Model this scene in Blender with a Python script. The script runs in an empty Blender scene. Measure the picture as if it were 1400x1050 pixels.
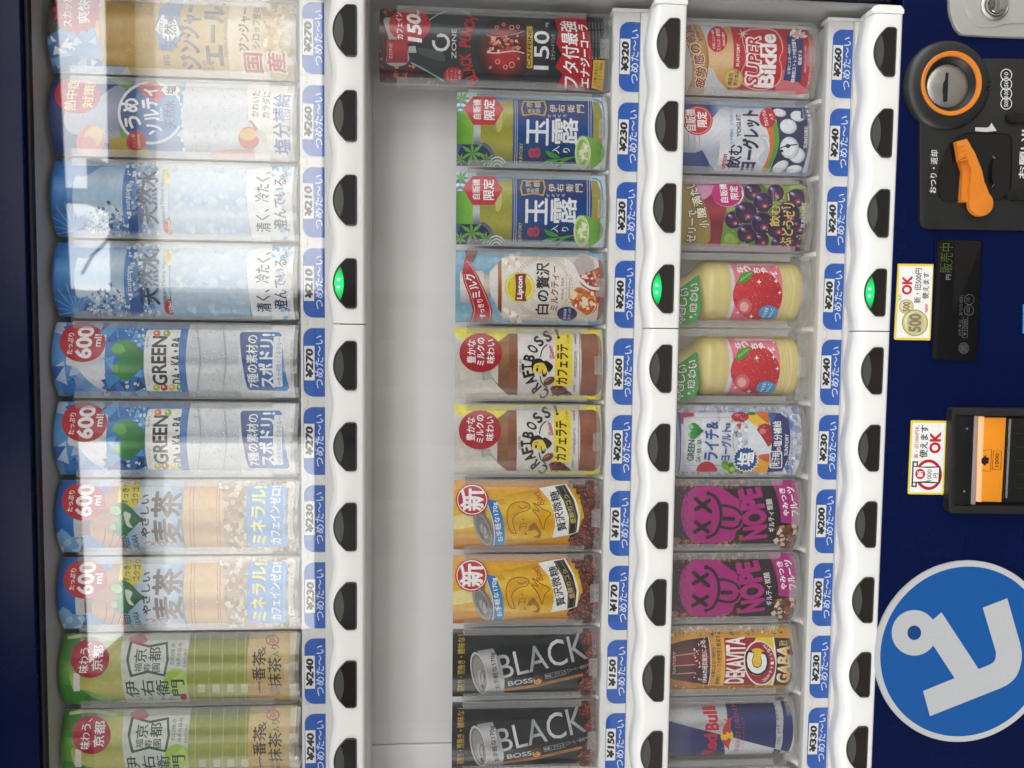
import bpy, bmesh, math, random
from mathutils import Vector, Matrix
R_ = math.radians
random.seed(7)
sc = bpy.context.scene
COL = sc.collection
ZO = 1.40                      # height of the upper row of buttons above the pavement

# ------------------------------------------------------------------ camera
CAM = Vector((0.0634519, -0.7095848, -0.1072636 + ZO))
YAW, PIT, ROL, F = 0.0581255, -0.0683824, -0.00833905, 1030.0
ROT = Matrix.Rotation(YAW, 3, 'Z') @ Matrix.Rotation(PIT, 3, 'X') @ Matrix.Rotation(ROL, 3, 'Y')
cd = bpy.data.cameras.new('camera')
cd.sensor_fit = 'HORIZONTAL'; cd.sensor_width = 36.0; cd.lens = 36.0 * F / 1400.0
cd.clip_start = 0.01; cd.clip_end = 500
cam = bpy.data.objects.new('camera', cd); COL.objects.link(cam)
_r = ROT @ Vector((0, 0, -1)); _u = ROT @ Vector((1, 0, 0)); _b = -(ROT @ Vector((0, 1, 0)))
cam.matrix_world = Matrix(((_r.x, _u.x, _b.x, CAM.x), (_r.y, _u.y, _b.y, CAM.y), (_r.z, _u.z, _b.z, CAM.z), (0, 0, 0, 1)))
sc.camera = cam

# ------------------------------------------------------------------ sky, sun, exposure
SUN_EL, SUN_AZ = 48.0, 18.0    # the sun stands behind the machine, so its front is in the shade
w = bpy.data.worlds.new('World'); sc.world = w; w.use_nodes = True
nt = w.node_tree; nt.nodes.clear()
wo = nt.nodes.new('ShaderNodeOutputWorld'); bg = nt.nodes.new('ShaderNodeBackground')
sky = nt.nodes.new('ShaderNodeTexSky'); sky.sky_type = 'NISHITA'; sky.sun_disc = False
sky.sun_elevation = R_(SUN_EL); sky.sun_rotation = R_(SUN_AZ); sky.dust_density = 3.0
tc = nt.nodes.new('ShaderNodeTexCoord'); no = nt.nodes.new('ShaderNodeTexNoise')
no.inputs['Scale'].default_value = 2.6; no.inputs['Detail'].default_value = 7
ra = nt.nodes.new('ShaderNodeValToRGB'); ra.color_ramp.elements[0].position = 0.26; ra.color_ramp.elements[1].position = 0.46
mx = nt.nodes.new('ShaderNodeMix'); mx.data_type = 'RGBA'
mx.inputs[7].default_value = (17.0, 17.0, 17.0, 1)       # bright thin cloud
nt.links.new(tc.outputs['Generated'], no.inputs['Vector']); nt.links.new(no.outputs['Fac'], ra.inputs['Fac'])
nt.links.new(ra.outputs['Color'], mx.inputs[0]); nt.links.new(sky.outputs[0], mx.inputs[6])
nt.links.new(mx.outputs[2], bg.inputs['Color']); bg.inputs['Strength'].default_value = 0.12
nt.links.new(bg.outputs[0], wo.inputs[0])
sd = bpy.data.lights.new('sun', 'SUN'); sd.energy = 4.2; sd.angle = R_(0.6); sd.color = (1, 0.975, 0.94)
so = bpy.data.objects.new('sun', sd); COL.objects.link(so)
_az, _el = R_(SUN_AZ), R_(SUN_EL)
_sv = Vector((math.sin(_az) * math.cos(_el), math.cos(_az) * math.cos(_el), math.sin(_el)))
so.rotation_euler = (-_sv).to_track_quat('-Z', 'Y').to_euler(); so.location = (3, 6, 8)
sc.view_settings.view_transform = 'Standard'; sc.view_settings.look = 'None'
sc.view_settings.gamma = 1.0; sc.view_settings.use_curve_mapping = False
sc.view_settings.exposure = 1.2
sc.cycles.max_bounces = 6; sc.cycles.transparent_max_bounces = 16; sc.cycles.sample_clamp_indirect = 6

# ------------------------------------------------------------------ helpers
def at(x, y, Y):
    "photograph pixel -> point on the vertical plane at depth Y"
    d = ROT @ Vector(((525 - y) / F, 1, -(x - 700) / F))
    t = (Y - CAM.y) / d.y
    p = CAM + d * t
    return p.x, p.z
def mirror_at(x, y, L, g=0.012):
    "what the window shows at that pixel, on a plane L metres in front of the machine"
    d = ROT @ Vector(((525 - y) / F, 1, -(x - 700) / F))
    t = (g - CAM.y) / d.y + (L + g) / d.y
    return CAM.x + d.x * t, CAM.z + d.z * t
def s2l(c):
    return c / 12.92 if c <= 0.04045 else ((c + 0.055) / 1.055) ** 2.4
def hexc(h):
    h = h.lstrip('#')
    return tuple(s2l(int(h[i:i + 2], 16) / 255) for i in (0, 2, 4))
def empty(name, loc):
    o = bpy.data.objects.new(name, None); COL.objects.link(o); o.location = loc
    o.empty_display_size = 0.02; return o
def tag(o, label, cat, group=None):
    o['label'] = label; o['category'] = cat
    if group: o['group'] = group
    return o
def obj(name, me, m=None, parent=None, loc=None):
    if isinstance(me, bmesh.types.BMesh):
        bm = me; me = bpy.data.meshes.new(name); bm.to_mesh(me); bm.free()
    if m is not None and not me.materials: me.materials.append(m)
    o = bpy.data.objects.new(name, me); COL.objects.link(o)
    if parent: o.parent = parent
    if loc is not None: o.location = loc
    return o
def smooth(bm, ang=35):
    for f in bm.faces: f.smooth = True
    for e in bm.edges:
        if len(e.link_faces) == 2 and e.calc_face_angle(0) > R_(ang): e.smooth = False
    return bm
def box(x0, x1, y0, y1, z0, z1, bev=0.0, bm=None):
    b = bmesh.new()
    bmesh.ops.create_cube(b, size=1)
    for v in b.verts:
        v.co = Vector(((x0 + x1) / 2 + v.co.x * (x1 - x0), (y0 + y1) / 2 + v.co.y * (y1 - y0), (z0 + z1) / 2 + v.co.z * (z1 - z0)))
    if bev:
        bmesh.ops.bevel(b, geom=list(b.edges), offset=bev, segments=2, affect='EDGES', profile=0.6); smooth(b, 60)
    if bm is None: return b
    return join(bm, b)
def join(bm, b):
    me = bpy.data.meshes.new('tmp'); b.to_mesh(me); b.free(); bm.from_mesh(me); bpy.data.meshes.remove(me); return bm
def prism(pts, y0, y1, bev=0.0, seg=2):
    "outline in (x, z), y0 is the front"
    b = bmesh.new()
    a = sum(pts[i][0] * pts[(i + 1) % len(pts)][1] - pts[(i + 1) % len(pts)][0] * pts[i][1] for i in range(len(pts)))
    if a < 0: pts = pts[::-1]
    fr = [b.verts.new((p[0], y0, p[1])) for p in pts]; bk = [b.verts.new((p[0], y1, p[1])) for p in pts]
    n = len(pts)
    f = b.faces.new(fr); b.faces.new(bk[::-1])
    for i in range(n): b.faces.new((fr[i], bk[i], bk[(i + 1) % n], fr[(i + 1) % n]))
    if bev:
        bmesh.ops.bevel(b, geom=list(f.edges), offset=bev, segments=seg, affect='EDGES', profile=0.5)
    bmesh.ops.triangulate(b, faces=[q for q in b.faces if len(q.verts) > 4])
    bmesh.ops.recalc_face_normals(b, faces=list(b.faces))
    return smooth(b, 30)
def frame(outer, inner, y0, y1, bev=0.0):
    "ring prism between two outlines with the same number of points, y0 is the front"
    b = bmesh.new(); n = len(outer)
    def ring(p, y): return [b.verts.new((q[0], y, q[1])) for q in p]
    of, inf, ob, ib = ring(outer, y0), ring(inner, y0), ring(outer, y1), ring(inner, y1)
    for i in range(n):
        j = (i + 1) % n
        b.faces.new((of[i], of[j], inf[j], inf[i])); b.faces.new((ob[i], ib[i], ib[j], ob[j]))
        b.faces.new((of[i], ob[i], ob[j], of[j])); b.faces.new((inf[i], inf[j], ib[j], ib[i]))
    bmesh.ops.recalc_face_normals(b, faces=list(b.faces))
    if bev:
        ed = [e for e in b.edges if all(abs(v.co.y - y0) < 1e-9 for v in e.verts) and abs(e.calc_face_angle(0) - math.pi / 2) < 0.2]
        bmesh.ops.bevel(b, geom=ed, offset=bev, segments=2, affect='EDGES', profile=0.5)
    return smooth(b, 30)
def rrect(x0, x1, z0, z1, r, n=6, rs=None):
    rs = rs or (r, r, r, r)     # bottom-left, bottom-right, top-right, top-left
    P = []
    for (cx, cz, a0), rr in zip(((x0, z0, 180), (x1, z0, 270), (x1, z1, 0), (x0, z1, 90)), rs):
        sx = 1 if cx == x0 else -1; sz = 1 if cz == z0 else -1
        for k in range(n + 1):
            a = R_(a0 + 90 * k / n)
            P.append((cx + sx * rr + rr * math.cos(a), cz + sz * rr + rr * math.sin(a)))
    return P
def lathe_y(cx, cz, prof, n=64):
    "profile of (radius, y) turned about the y axis through (cx, cz)"
    b = bmesh.new(); rings = []
    for r, y in prof:
        if r < 1e-6: rings.append([b.verts.new((cx, y, cz))]); continue
        rings.append([b.verts.new((cx + r * math.cos(2 * math.pi * k / n), y, cz + r * math.sin(2 * math.pi * k / n))) for k in range(n)])
    for a, c in zip(rings, rings[1:]):
        for k in range(n):
            j = (k + 1) % n
            q = [a[k % len(a)], a[j % len(a)], c[j % len(c)], c[k % len(c)]]
            u = []
            for v in q:
                if v not in u: u.append(v)
            if len(u) > 2: b.faces.new(u)
    bmesh.ops.recalc_face_normals(b, faces=list(b.faces))
    return smooth(b, 28)
def lathe_z(prof, n=48, cx=0, cy=0):
    b = bmesh.new(); rings = []
    for r, z in prof:
        rings.append([b.verts.new((cx + r * math.cos(2 * math.pi * k / n), cy + r * math.sin(2 * math.pi * k / n), z)) for k in range(n)] if r > 1e-6 else [b.verts.new((cx, cy, z))])
    for a, c in zip(rings, rings[1:]):
        for k in range(n):
            j = (k + 1) % n; u = []
            for v in (a[k % len(a)], a[j % len(a)], c[j % len(c)], c[k % len(c)]):
                if v not in u: u.append(v)
            if len(u) > 2: b.faces.new(u)
    bmesh.ops.recalc_face_normals(b, faces=list(b.faces))
    return smooth(b, 40)

# ------------------------------------------------------------------ materials
def mat(name, col, rough=0.4, metal=0.0, spec=0.5, coat=0.0, bump=0.0, bscale=300, var=0.0, vscale=30, emit=None, estr=0, rvar=0.0):
    m = bpy.data.materials.new(name); m.use_nodes = True; n = m.node_tree; p = n.nodes['Principled BSDF']
    c = hexc(col) if isinstance(col, str) else col
    p.inputs['Base Color'].default_value = (*c, 1); p.inputs['Roughness'].default_value = rough
    p.inputs['Metallic'].default_value = metal; p.inputs['Specular IOR Level'].default_value = spec
    p.inputs['Coat Weight'].default_value = coat; p.inputs['Coat Roughness'].default_value = 0.06
    if bump or var or rvar:
        t = n.nodes.new('ShaderNodeTexCoord')
    if bump:
        z = n.nodes.new('ShaderNodeTexNoise'); z.inputs['Scale'].default_value = bscale; z.inputs['Detail'].default_value = 3
        b = n.nodes.new('ShaderNodeBump'); b.inputs['Strength'].default_value = bump; b.inputs['Distance'].default_value = 0.001
        n.links.new(t.outputs['Object'], z.inputs['Vector']); n.links.new(z.outputs['Fac'], b.inputs['Height']); n.links.new(b.outputs[0], p.inputs['Normal'])
    if var or rvar:
        z = n.nodes.new('ShaderNodeTexNoise'); z.inputs['Scale'].default_value = vscale; z.inputs['Detail'].default_value = 8; z.inputs['Roughness'].default_value = 0.65
        n.links.new(t.outputs['Object'], z.inputs['Vector'])
    if var:
        r = n.nodes.new('ShaderNodeValToRGB')
        r.color_ramp.elements[0].position = 0.3; r.color_ramp.elements[1].position = 0.7
        r.color_ramp.elements[0].color = (*[v * (1 - var) for v in c], 1); r.color_ramp.elements[1].color = (*[min(1, v * (1 + var * 0.4)) for v in c], 1)
        n.links.new(z.outputs['Fac'], r.inputs['Fac']); n.links.new(r.outputs[0], p.inputs['Base Color'])
    if rvar:
        r = n.nodes.new('ShaderNodeMapRange'); r.inputs[1].default_value = 0.3; r.inputs[2].default_value = 0.7
        r.inputs[3].default_value = max(0.02, rough - rvar); r.inputs[4].default_value = rough + rvar
        n.links.new(z.outputs['Fac'], r.inputs[0]); n.links.new(r.outputs[0], p.inputs['Roughness'])
    if emit:
        p.inputs['Emission Color'].default_value = (*hexc(emit), 1); p.inputs['Emission Strength'].default_value = estr
    return m
def clear(name, tint, f0, diff=0.0, rough=0.02, smudge=0.0):
    "thin clear plastic: lets light through, mirrors a little, may be milky"
    m = bpy.data.materials.new(name); m.use_nodes = True; n = m.node_tree; n.nodes.clear()
    o = n.nodes.new('ShaderNodeOutputMaterial'); tr = n.nodes.new('ShaderNodeBsdfTransparent'); gl = n.nodes.new('ShaderNodeBsdfGlossy')
    df = n.nodes.new('ShaderNodeBsdfDiffuse'); df.inputs[0].default_value = (0.9, 0.9, 0.89, 1)
    tr.inputs[0].default_value = (*tint, 1); gl.inputs['Roughness'].default_value = rough
    fr = n.nodes.new('ShaderNodeFresnel'); io = (1 + math.sqrt(f0)) / (1 - math.sqrt(f0))
    ge = n.nodes.new('ShaderNodeNewGeometry'); mr = n.nodes.new('ShaderNodeMapRange'); mr.inputs[3].default_value = io; mr.inputs[4].default_value = 1 / io
    n.links.new(ge.outputs['Backfacing'], mr.inputs[0]); n.links.new(mr.outputs[0], fr.inputs['IOR'])    # same mirror strength on both sides of a thin sheet
    a = n.nodes.new('ShaderNodeMixShader'); b = n.nodes.new('ShaderNodeMixShader')
    a.inputs[0].default_value = diff
    n.links.new(tr.outputs[0], a.inputs[1]); n.links.new(df.outputs[0], a.inputs[2])
    n.links.new(a.outputs[0], b.inputs[1]); n.links.new(gl.outputs[0], b.inputs[2]); n.links.new(fr.outputs[0], b.inputs[0])
    n.links.new(b.outputs[0], o.inputs[0])
    if smudge:
        t = n.nodes.new('ShaderNodeTexCoord'); z = n.nodes.new('ShaderNodeTexNoise'); z.inputs['Scale'].default_value = 9; z.inputs['Detail'].default_value = 9; z.inputs['Roughness'].default_value = 0.7
        r = n.nodes.new('ShaderNodeMapRange'); r.inputs[1].default_value = 0.45; r.inputs[2].default_value = 0.8; r.inputs[3].default_value = diff; r.inputs[4].default_value = diff + smudge
        n.links.new(t.outputs['Object'], z.inputs['Vector']); n.links.new(z.outputs['Fac'], r.inputs[0]); n.links.new(r.outputs[0], a.inputs[0])
    return m
M = {}
M['white'] = mat('white_gloss_plastic', '#eeede9', 0.22, spec=0.5, var=0.03, vscale=14, bump=0.02, bscale=60, rvar=0.05)
M['white_matte'] = mat('white_shelf_plastic', '#eeece8', 0.42, var=0.05, vscale=18, bump=0.03, bscale=200)
M['back'] = mat('white_back_panel', '#f1f0ed', 0.5, var=0.04, vscale=7, bump=0.03, bscale=120)
M['grey'] = mat('grey_interior_metal', '#cacac7', 0.45, var=0.08, vscale=12)
M['navy'] = mat('navy_gloss_paint', '#020f3a', 0.26, spec=0.15, coat=0.0, bump=0.06, bscale=230, var=0.12, vscale=9, rvar=0.05)
M['gasket'] = mat('black_rubber', '#141517', 0.6, var=0.2, vscale=60)
M['black'] = mat('black_moulded_plastic', '#222222', 0.42, bump=0.12, bscale=900, var=0.15, vscale=40, rvar=0.08)
M['recess'] = mat('black_smooth_plastic', '#151515', 0.25, var=0.1, vscale=20, rvar=0.04)
M['bezel'] = mat('dark_grey_button_rim', '#3a3a36', 0.35)
M['button'] = mat('dark_smoked_button', '#1d1915', 0.09, spec=0.6, coat=0.4, var=0.3, vscale=40)
M['lens'] = mat('grey_button_lens', '#4e4f4a', 0.15, var=0.08, vscale=90)
M['lit'] = mat('lit_green_lens', '#0c8f45', 0.25, emit='#10d863', estr=0.55)
_n = M['lit'].node_tree; _p = _n.nodes['Principled BSDF']; _t = _n.nodes.new('ShaderNodeTexCoord'); _v = _n.nodes.new('ShaderNodeVectorMath'); _v.operation = 'DISTANCE'; _v.inputs[1].default_value = (0, 0, 0.0065)
_m = _n.nodes.new('ShaderNodeMapRange'); _m.inputs[1].default_value = 0.001; _m.inputs[2].default_value = 0.014; _m.inputs[3].default_value = 0.75; _m.inputs[4].default_value = 0.06
_n.links.new(_t.outputs['Object'], _v.inputs[0]); _n.links.new(_v.outputs['Value'], _m.inputs[0]); _n.links.new(_m.outputs[0], _p.inputs['Emission Strength'])
M['led'] = mat('bright_green_diode', '#a8ffd0', 0.3, emit='#8dffd0', estr=1.6)
M['orange'] = mat('orange_plastic', '#d87f26', 0.35, var=0.06, vscale=60, bump=0.05, bscale=500)
M['steel'] = mat('brushed_steel', '#b4b1ab', 0.45, metal=0.9, var=0.1, vscale=160, rvar=0.08)
M['chrome'] = mat('chrome', '#d8d4cf', 0.06, metal=1.0)
M['silver'] = mat('silver_painted_plate', '#b9b9b2', 0.38, metal=0.35, var=0.04, vscale=80, bump=0.05, bscale=900)
M['screen'] = mat('black_glass_screen', '#07080a', 0.08, spec=0.5, var=0.5, vscale=25)
M['pane'] = clear('clear_window_pane', (0.985, 0.985, 0.985), 0.070, smudge=0.012)
M['clear'] = clear('clear_holder_plastic', (0.98, 0.98, 0.975), 0.045, 0.13, 0.08)
M['clearbase'] = clear('clear_holder_base', (0.97, 0.97, 0.965), 0.05, 0.10, 0.05)
M['dark'] = mat('dark_slot', '#0a0a0a', 0.6)
def printmat(name, rough, coat=0.0, metal=0.0, lo=0.9, hi=1.06):
    m = bpy.data.materials.new(name); m.use_nodes = True; n = m.node_tree; p = n.nodes['Principled BSDF']
    a = n.nodes.new('ShaderNodeAttribute'); a.attribute_name = 'ink'
    t = n.nodes.new('ShaderNodeTexCoord'); z = n.nodes.new('ShaderNodeTexNoise'); z.inputs['Scale'].default_value = 260; z.inputs['Detail'].default_value = 4
    r = n.nodes.new('ShaderNodeMapRange'); r.inputs[1].default_value = 0.3; r.inputs[2].default_value = 0.7; r.inputs[3].default_value = lo; r.inputs[4].default_value = hi
    q = n.nodes.new('ShaderNodeMix'); q.data_type = 'RGBA'; q.blend_type = 'MULTIPLY'; q.inputs[0].default_value = 1
    n.links.new(t.outputs['Object'], z.inputs['Vector']); n.links.new(z.outputs['Fac'], r.inputs[0])
    n.links.new(a.outputs['Color'], q.inputs[6]); n.links.new(r.outputs[0], q.inputs[7]); n.links.new(q.outputs[2], p.inputs['Base Color'])
    p.inputs['Roughness'].default_value = rough; p.inputs['Coat Weight'].default_value = coat; p.inputs['Coat Roughness'].default_value = 0.05
    p.inputs['Metallic'].default_value = metal
    return m
M['print'] = printmat('printed_card', 0.28, 0.25)
M['sticker'] = printmat('printed_sticker', 0.4, lo=0.96, hi=1.02)
M['canprint'] = printmat('printed_can', 0.3, 0.2, 0.25)

# ------------------------------------------------------------------ print engine
GLYPHS = {}
def is_kanji(s): return any(0x3400 <= ord(c) <= 0x9fff for c in s)
class Art:
    """A printed sheet. Marks are given in pixels of an enlarged crop of the photograph (origin ox, oy, scale s) and laid on
    the real sheet: surf(u) is how far the sheet stands forward at u metres from its middle."""
    def __init__(self, ox, oy, s, xc, z0, hw, h, Y, bulge=0.0, mode='arc'):
        self.o = (ox, oy, s); self.xc, self.z0, self.hw, self.h, self.Y, self.b = xc, z0, hw, h, Y, bulge
        self.mode = mode; self.items = []
        if bulge: self.rad = (hw * hw + bulge * bulge) / (2 * bulge)
    def surf(self, u):
        if not self.b: return 0.0
        u = max(-self.hw, min(self.hw, u))
        return math.sqrt(self.rad ** 2 - u * u) - (self.rad - self.b)
    def uv(self, x, y):
        px, py = self.o[0] + x * self.o[2], self.o[1] + y * self.o[2]
        Y = self.Y - self.b * 0.7
        for _ in range(4):
            X, Z = at(px, py, Y); Y = self.Y - self.surf(X - self.xc)
        return X - self.xc, Z - self.z0
    def col(self, c):
        if isinstance(c, str): return ('k', hexc(c))
        if c[0] == 'g':                       # ('g', axis, [(pixel, hex), ...])
            st = []
            for p, h in c[2]:
                st.append(((self.uv(p, 300)[1] if c[1] == 'x' else self.uv(700, p)[0]), hexc(h)))
            return ('g', c[1], sorted(st))
        return c
    def P(self, pts, c, sm=False, cell=None):
        q = [self.uv(*p) for p in pts]
        if sm: q = spline(q)
        self.items.append(('poly', [q], self.col(c), cell))
    def R(self, x0, y0, x1, y1, c, r=0):
        if r <= 0: return self.P([(x0, y0), (x1, y0), (x1, y1), (x0, y1)], c)
        self.P(rrect(x0, x1, y0, y1, r, 5), c)
    def E(self, cx, cy, rx, ry, c, rot=0, n=28, a0=0, a1=360):
        ca, sa = math.cos(R_(rot)), math.sin(R_(rot)); pts = []
        full = a1 - a0 >= 360
        for k in range(n if full else n + 1):
            a = R_(a0 + (a1 - a0) * k / n); X, Y = rx * math.cos(a), ry * math.sin(a)
            pts.append((cx + X * ca - Y * sa, cy + X * sa + Y * ca))
        self.P(pts, c)
    def RG(self, cx, cy, rx, ry, wd, c, n=32, a0=0, a1=360):
        pts = [(cx + rx * math.cos(R_(a0 + (a1 - a0) * k / n)), cy + ry * math.sin(R_(a0 + (a1 - a0) * k / n))) for k in range(n + 1)]
        self.L(pts, wd, c)
    def L(self, pts, wd, c, sm=False):
        q = [self.uv(*p) for p in pts]
        if sm: q = spline(q, False)
        k = abs(self.uv(pts[0][0] + 100, pts[0][1])[1] - self.uv(*pts[0])[1]) / 100
        h = wd * k / 2; A, B = [], []
        for i, p in enumerate(q):
            a = Vector(q[max(0, i - 1)]); b = Vector(q[min(len(q) - 1, i + 1)]); d = b - a
            d = d.normalized() if d.length > 1e-9 else Vector((1, 0)); nn = Vector((-d.y, d.x)) * h
            A.append((p[0] + nn.x, p[1] + nn.y)); B.append((p[0] - nn.x, p[1] - nn.y))
        self.items.append(('poly', [[A[i], A[i + 1], B[i + 1], B[i]] for i in range(len(q) - 1)], self.col(c), None))
    def T(self, s, x, y, wd, ht, c, b=0.02, rot=0, sh=0):
        "text centred at x, y: wd along the reading direction (up the photograph), ht across it"
        k = is_kanji(s); off = (0.0 if k else min(b, 0.022))
        key = (s, round(off, 3)); GLYPHS.setdefault(key, None)
        cu, cv = self.uv(x, y)
        W = abs(self.uv(x, y - wd / 2)[0] - self.uv(x, y + wd / 2)[0]); H = abs(self.uv(x - ht / 2, y)[1] - self.uv(x + ht / 2, y)[1])
        rep = [(0, 0)]
        e = b - off
        if e > 0.004: rep = [(e * math.cos(q * math.pi / 3), e * math.sin(q * math.pi / 3)) for q in range(6)] if e > 0.02 else [(-e, 0), (e, 0), (0, -e * 0.8), (0, e * 0.8)]
        self.items.append(('text', key, (cu, cv, W, H, R_(rot), sh, rep), self.col(c)))
    def TA(self, s, cx, cy, r, a0, a1, sz, c, b=0.02, wk=0.75):
        "letters on an arc; angle 0 is upright at the top of the real sheet, growing to its right"
        n = len(s)
        for i, ch in enumerate(s):
            a = a0 + (a1 - a0) * (i + 0.5) / n
            x = cx - r * math.cos(R_(a)); y = cy - r * math.sin(R_(a))
            if ch != ' ': self.T(ch, x, y, sz * wk, sz, c, b, rot=-a)
    def S(self, n, poly, size, cols, asp=(0.6, 1.0), seed=1, rotr=(0, 180), sides=8, jag=0.0):
        "scatter small flecks inside a polygon of pixels"
        rd = random.Random(seed); xs = [p[0] for p in poly]; ys = [p[1] for p in poly]; k = 0
        while k < n:
            x, y = rd.uniform(min(xs), max(xs)), rd.uniform(min(ys), max(ys))
            ins = False
            for i in range(len(poly)):
                a, b2 = poly[i], poly[i - 1]
                if (a[1] > y) != (b2[1] > y) and x < (b2[0] - a[0]) * (y - a[1]) / (b2[1] - a[1]) + a[0]: ins = not ins
            k += 1
            if not ins: continue
            s = rd.uniform(*size); q = s * rd.uniform(*asp); ro = R_(rd.uniform(*rotr)); pts = []
            for j in range(sides):
                a = 2 * math.pi * j / sides; g = 1 + rd.uniform(-jag, jag)
                X, Y = s * g * math.cos(a), q * g * math.sin(a)
                pts.append((x + X * math.cos(ro) - Y * math.sin(ro), y + X * math.sin(ro) + Y * math.cos(ro)))
            self.P(pts, rd.choice(cols))
    def beans(self, poly, seed=3, n=70, sz=30, cols=('#5a2416', '#6d3020', '#4a1c12', '#7a3a26', '#62291a')):
        rd = random.Random(seed); xs = [p[0] for p in poly]; ys = [p[1] for p in poly]
        self.P(poly, '#33120b')
        for _ in range(n):
            x, y = rd.uniform(min(xs), max(xs)), rd.uniform(min(ys), max(ys)); ins = False
            for i in range(len(poly)):
                a, b2 = poly[i], poly[i - 1]
                if (a[1] > y) != (b2[1] > y) and x < (b2[0] - a[0]) * (y - a[1]) / (b2[1] - a[1]) + a[0]: ins = not ins
            if not ins: continue
            ro = rd.uniform(0, 180); s = sz * rd.uniform(0.8, 1.15)
            self.E(x, y, s, s * 0.62, rd.choice(cols), ro, 14)
            self.E(x - s * 0.12, y - s * 0.2, s * 0.6, s * 0.25, '#9c5a40', ro, 10)
            dx, dy = math.cos(R_(ro)) * s * 0.85, math.sin(R_(ro)) * s * 0.85
            self.L([(x - dx, y - dy), (x - dy * 0.12, y + dx * 0.12), (x + dx, y + dy)], s * 0.16, '#2a0d07')
    def heart(self, x, y, w_, h_, c, hi='#69b845'):
        "heart with its point towards +x (down on the sheet)"
        pts = []
        for k in range(40):
            t = 2 * math.pi * k / 40
            X = 16 * math.sin(t) ** 3; Y = 13 * math.cos(t) - 5 * math.cos(2 * t) - 2 * math.cos(3 * t) - math.cos(4 * t)
            pts.append((x - (Y - 2.5) / 29 * h_, y + X / 32 * w_))
        self.P(pts, c)
        self.P([(x - h_ * .32, y - w_ * .38), (x - h_ * .40, y - w_ * .22), (x - h_ * .2, y - w_ * .12), (x - h_ * .05, y - w_ * .2), (x - h_ * .12, y - w_ * .36)], hi, True)
        self.P([(x - h_ * .36, y + w_ * .3), (x - h_ * .38, y + w_ * .16), (x - h_ * .24, y + w_ * .14), (x - h_ * .22, y + w_ * .3)], hi, True)
    def drops(self, n, x0, y0, x1, y1, seed, lo='#b9c4cc', hi='#ffffff', sz=(3, 8)):
        rd = random.Random(seed)
        for _ in range(n):
            x, y, r = rd.uniform(x0, x1), rd.uniform(y0, y1), rd.uniform(*sz)
            self.E(x, y, r * 1.1, r * 0.9, lo, 0, 10); self.E(x + r * .2, y - r * .1, r * 0.7, r * 0.6, hi, 0, 8)
    def star(self, x, y, r, c, n=4, k=0.25, rot=0):
        self.P([(x + (r if i % 2 == 0 else r * k) * math.cos(math.pi * i / n + rot), y + (r if i % 2 == 0 else r * k) * math.sin(math.pi * i / n + rot)) for i in range(2 * n)], c)
    def mesh(self, name, m, thick=0.0008, base=None, back='#d8d8d8'):
        "lay every mark on the sheet; each lies a hair above the one before it"
        if any(v is None for v in GLYPHS.values()): make_glyphs()
        bm = bmesh.new(); lay = bm.faces.layers.int.new('c'); pal = []; k = 0
        def add(q, ci, z):
            vs = [bm.verts.new((p[0], p[1], z)) for p in q]
            try: f = bm.faces.new(vs)
            except ValueError: return
            f[lay] = ci
        STEP = 5e-6
        grad = []
        for it in self.items:
            k += 1
            if it[0] == 'poly':
                pal.append(it[2]); ci = len(pal) - 1
                for q in it[1]: add(q, ci, k * STEP)
                if it[2][0] == 'g' and it[2][1] == 'x': grad += [s[0] for s in it[2][2]]
            else:
                V, Fc = GLYPHS[it[1]]; cu, cv, W, H, ro, sh, rep = it[2]; pal.append(it[3]); ci = len(pal) - 1
                x0 = min(v[0] for v in V); x1 = max(v[0] for v in V); y0 = min(v[1] for v in V); y1 = max(v[1] for v in V)
                sx, sy = W / max(1e-6, x1 - x0), H / max(1e-6, y1 - y0)
                for e in rep:
                    vs = []
                    for v in V:
                        a = (v[0] - (x0 + x1) / 2 + e[0]) * sx; b = (v[1] - (y0 + y1) / 2 + e[1]) * sy; a += sh * b
                        vs.append(bm.verts.new((cu + a * math.cos(ro) - b * math.sin(ro), cv + a * math.sin(ro) + b * math.cos(ro), k * STEP)))
                    for f in Fc:
                        try: bm.faces.new([vs[i] for i in f])[lay] = ci
                        except ValueError: pass
                    k += 1
                if it[3][0] == 'g' and it[3][1] == 'x': grad += [s[0] for s in it[3][2]]
        bmesh.ops.triangulate(bm, faces=[f for f in bm.faces if len(f.verts) > 4])
        def cut(co, no, clear=False):
            bmesh.ops.bisect_plane(bm, geom=list(bm.verts) + list(bm.edges) + list(bm.faces), plane_co=co, plane_no=no, clear_outer=clear, dist=1e-8)
        hw, h = self.hw, self.h
        cut((hw, 0, 0), (1, 0, 0), True); cut((-hw, 0, 0), (-1, 0, 0), True); cut((0, h, 0), (0, 1, 0), True); cut((0, 0, 0), (0, -1, 0), True)
        n = max(2, int(2 * hw / 0.005)) if self.b else 8
        for i in range(1, n): cut((-hw + 2 * hw * i / n, 0, 0), (1, 0, 0))
        for g in sorted(set(round(x, 5) for x in grad)):
            if 0 < g < h: cut((0, g, 0), (0, 1, 0))
        bm.verts.index_update()
        V = [v.co.copy() for v in bm.verts]; Fs, cols = [], []
        for f in bm.faces:
            Fs.append([v.index for v in f.verts]); c = pal[f[lay]]
            for v in f.verts:
                if c[0] == 'k': cols.append(c[1])
                else:
                    t = v.co.y if c[1] == 'x' else v.co.x; st = c[2]
                    if t <= st[0][0]: cols.append(st[0][1])
                    elif t >= st[-1][0]: cols.append(st[-1][1])
                    else:
                        for (a, ca), (b, cb) in zip(st, st[1:]):
                            if a <= t <= b:
                                e = (t - a) / max(1e-9, b - a); cols.append(tuple(ca[i] + (cb[i] - ca[i]) * e for i in range(3))); break
        bm.free()
        du = 2 * hw / n
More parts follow.
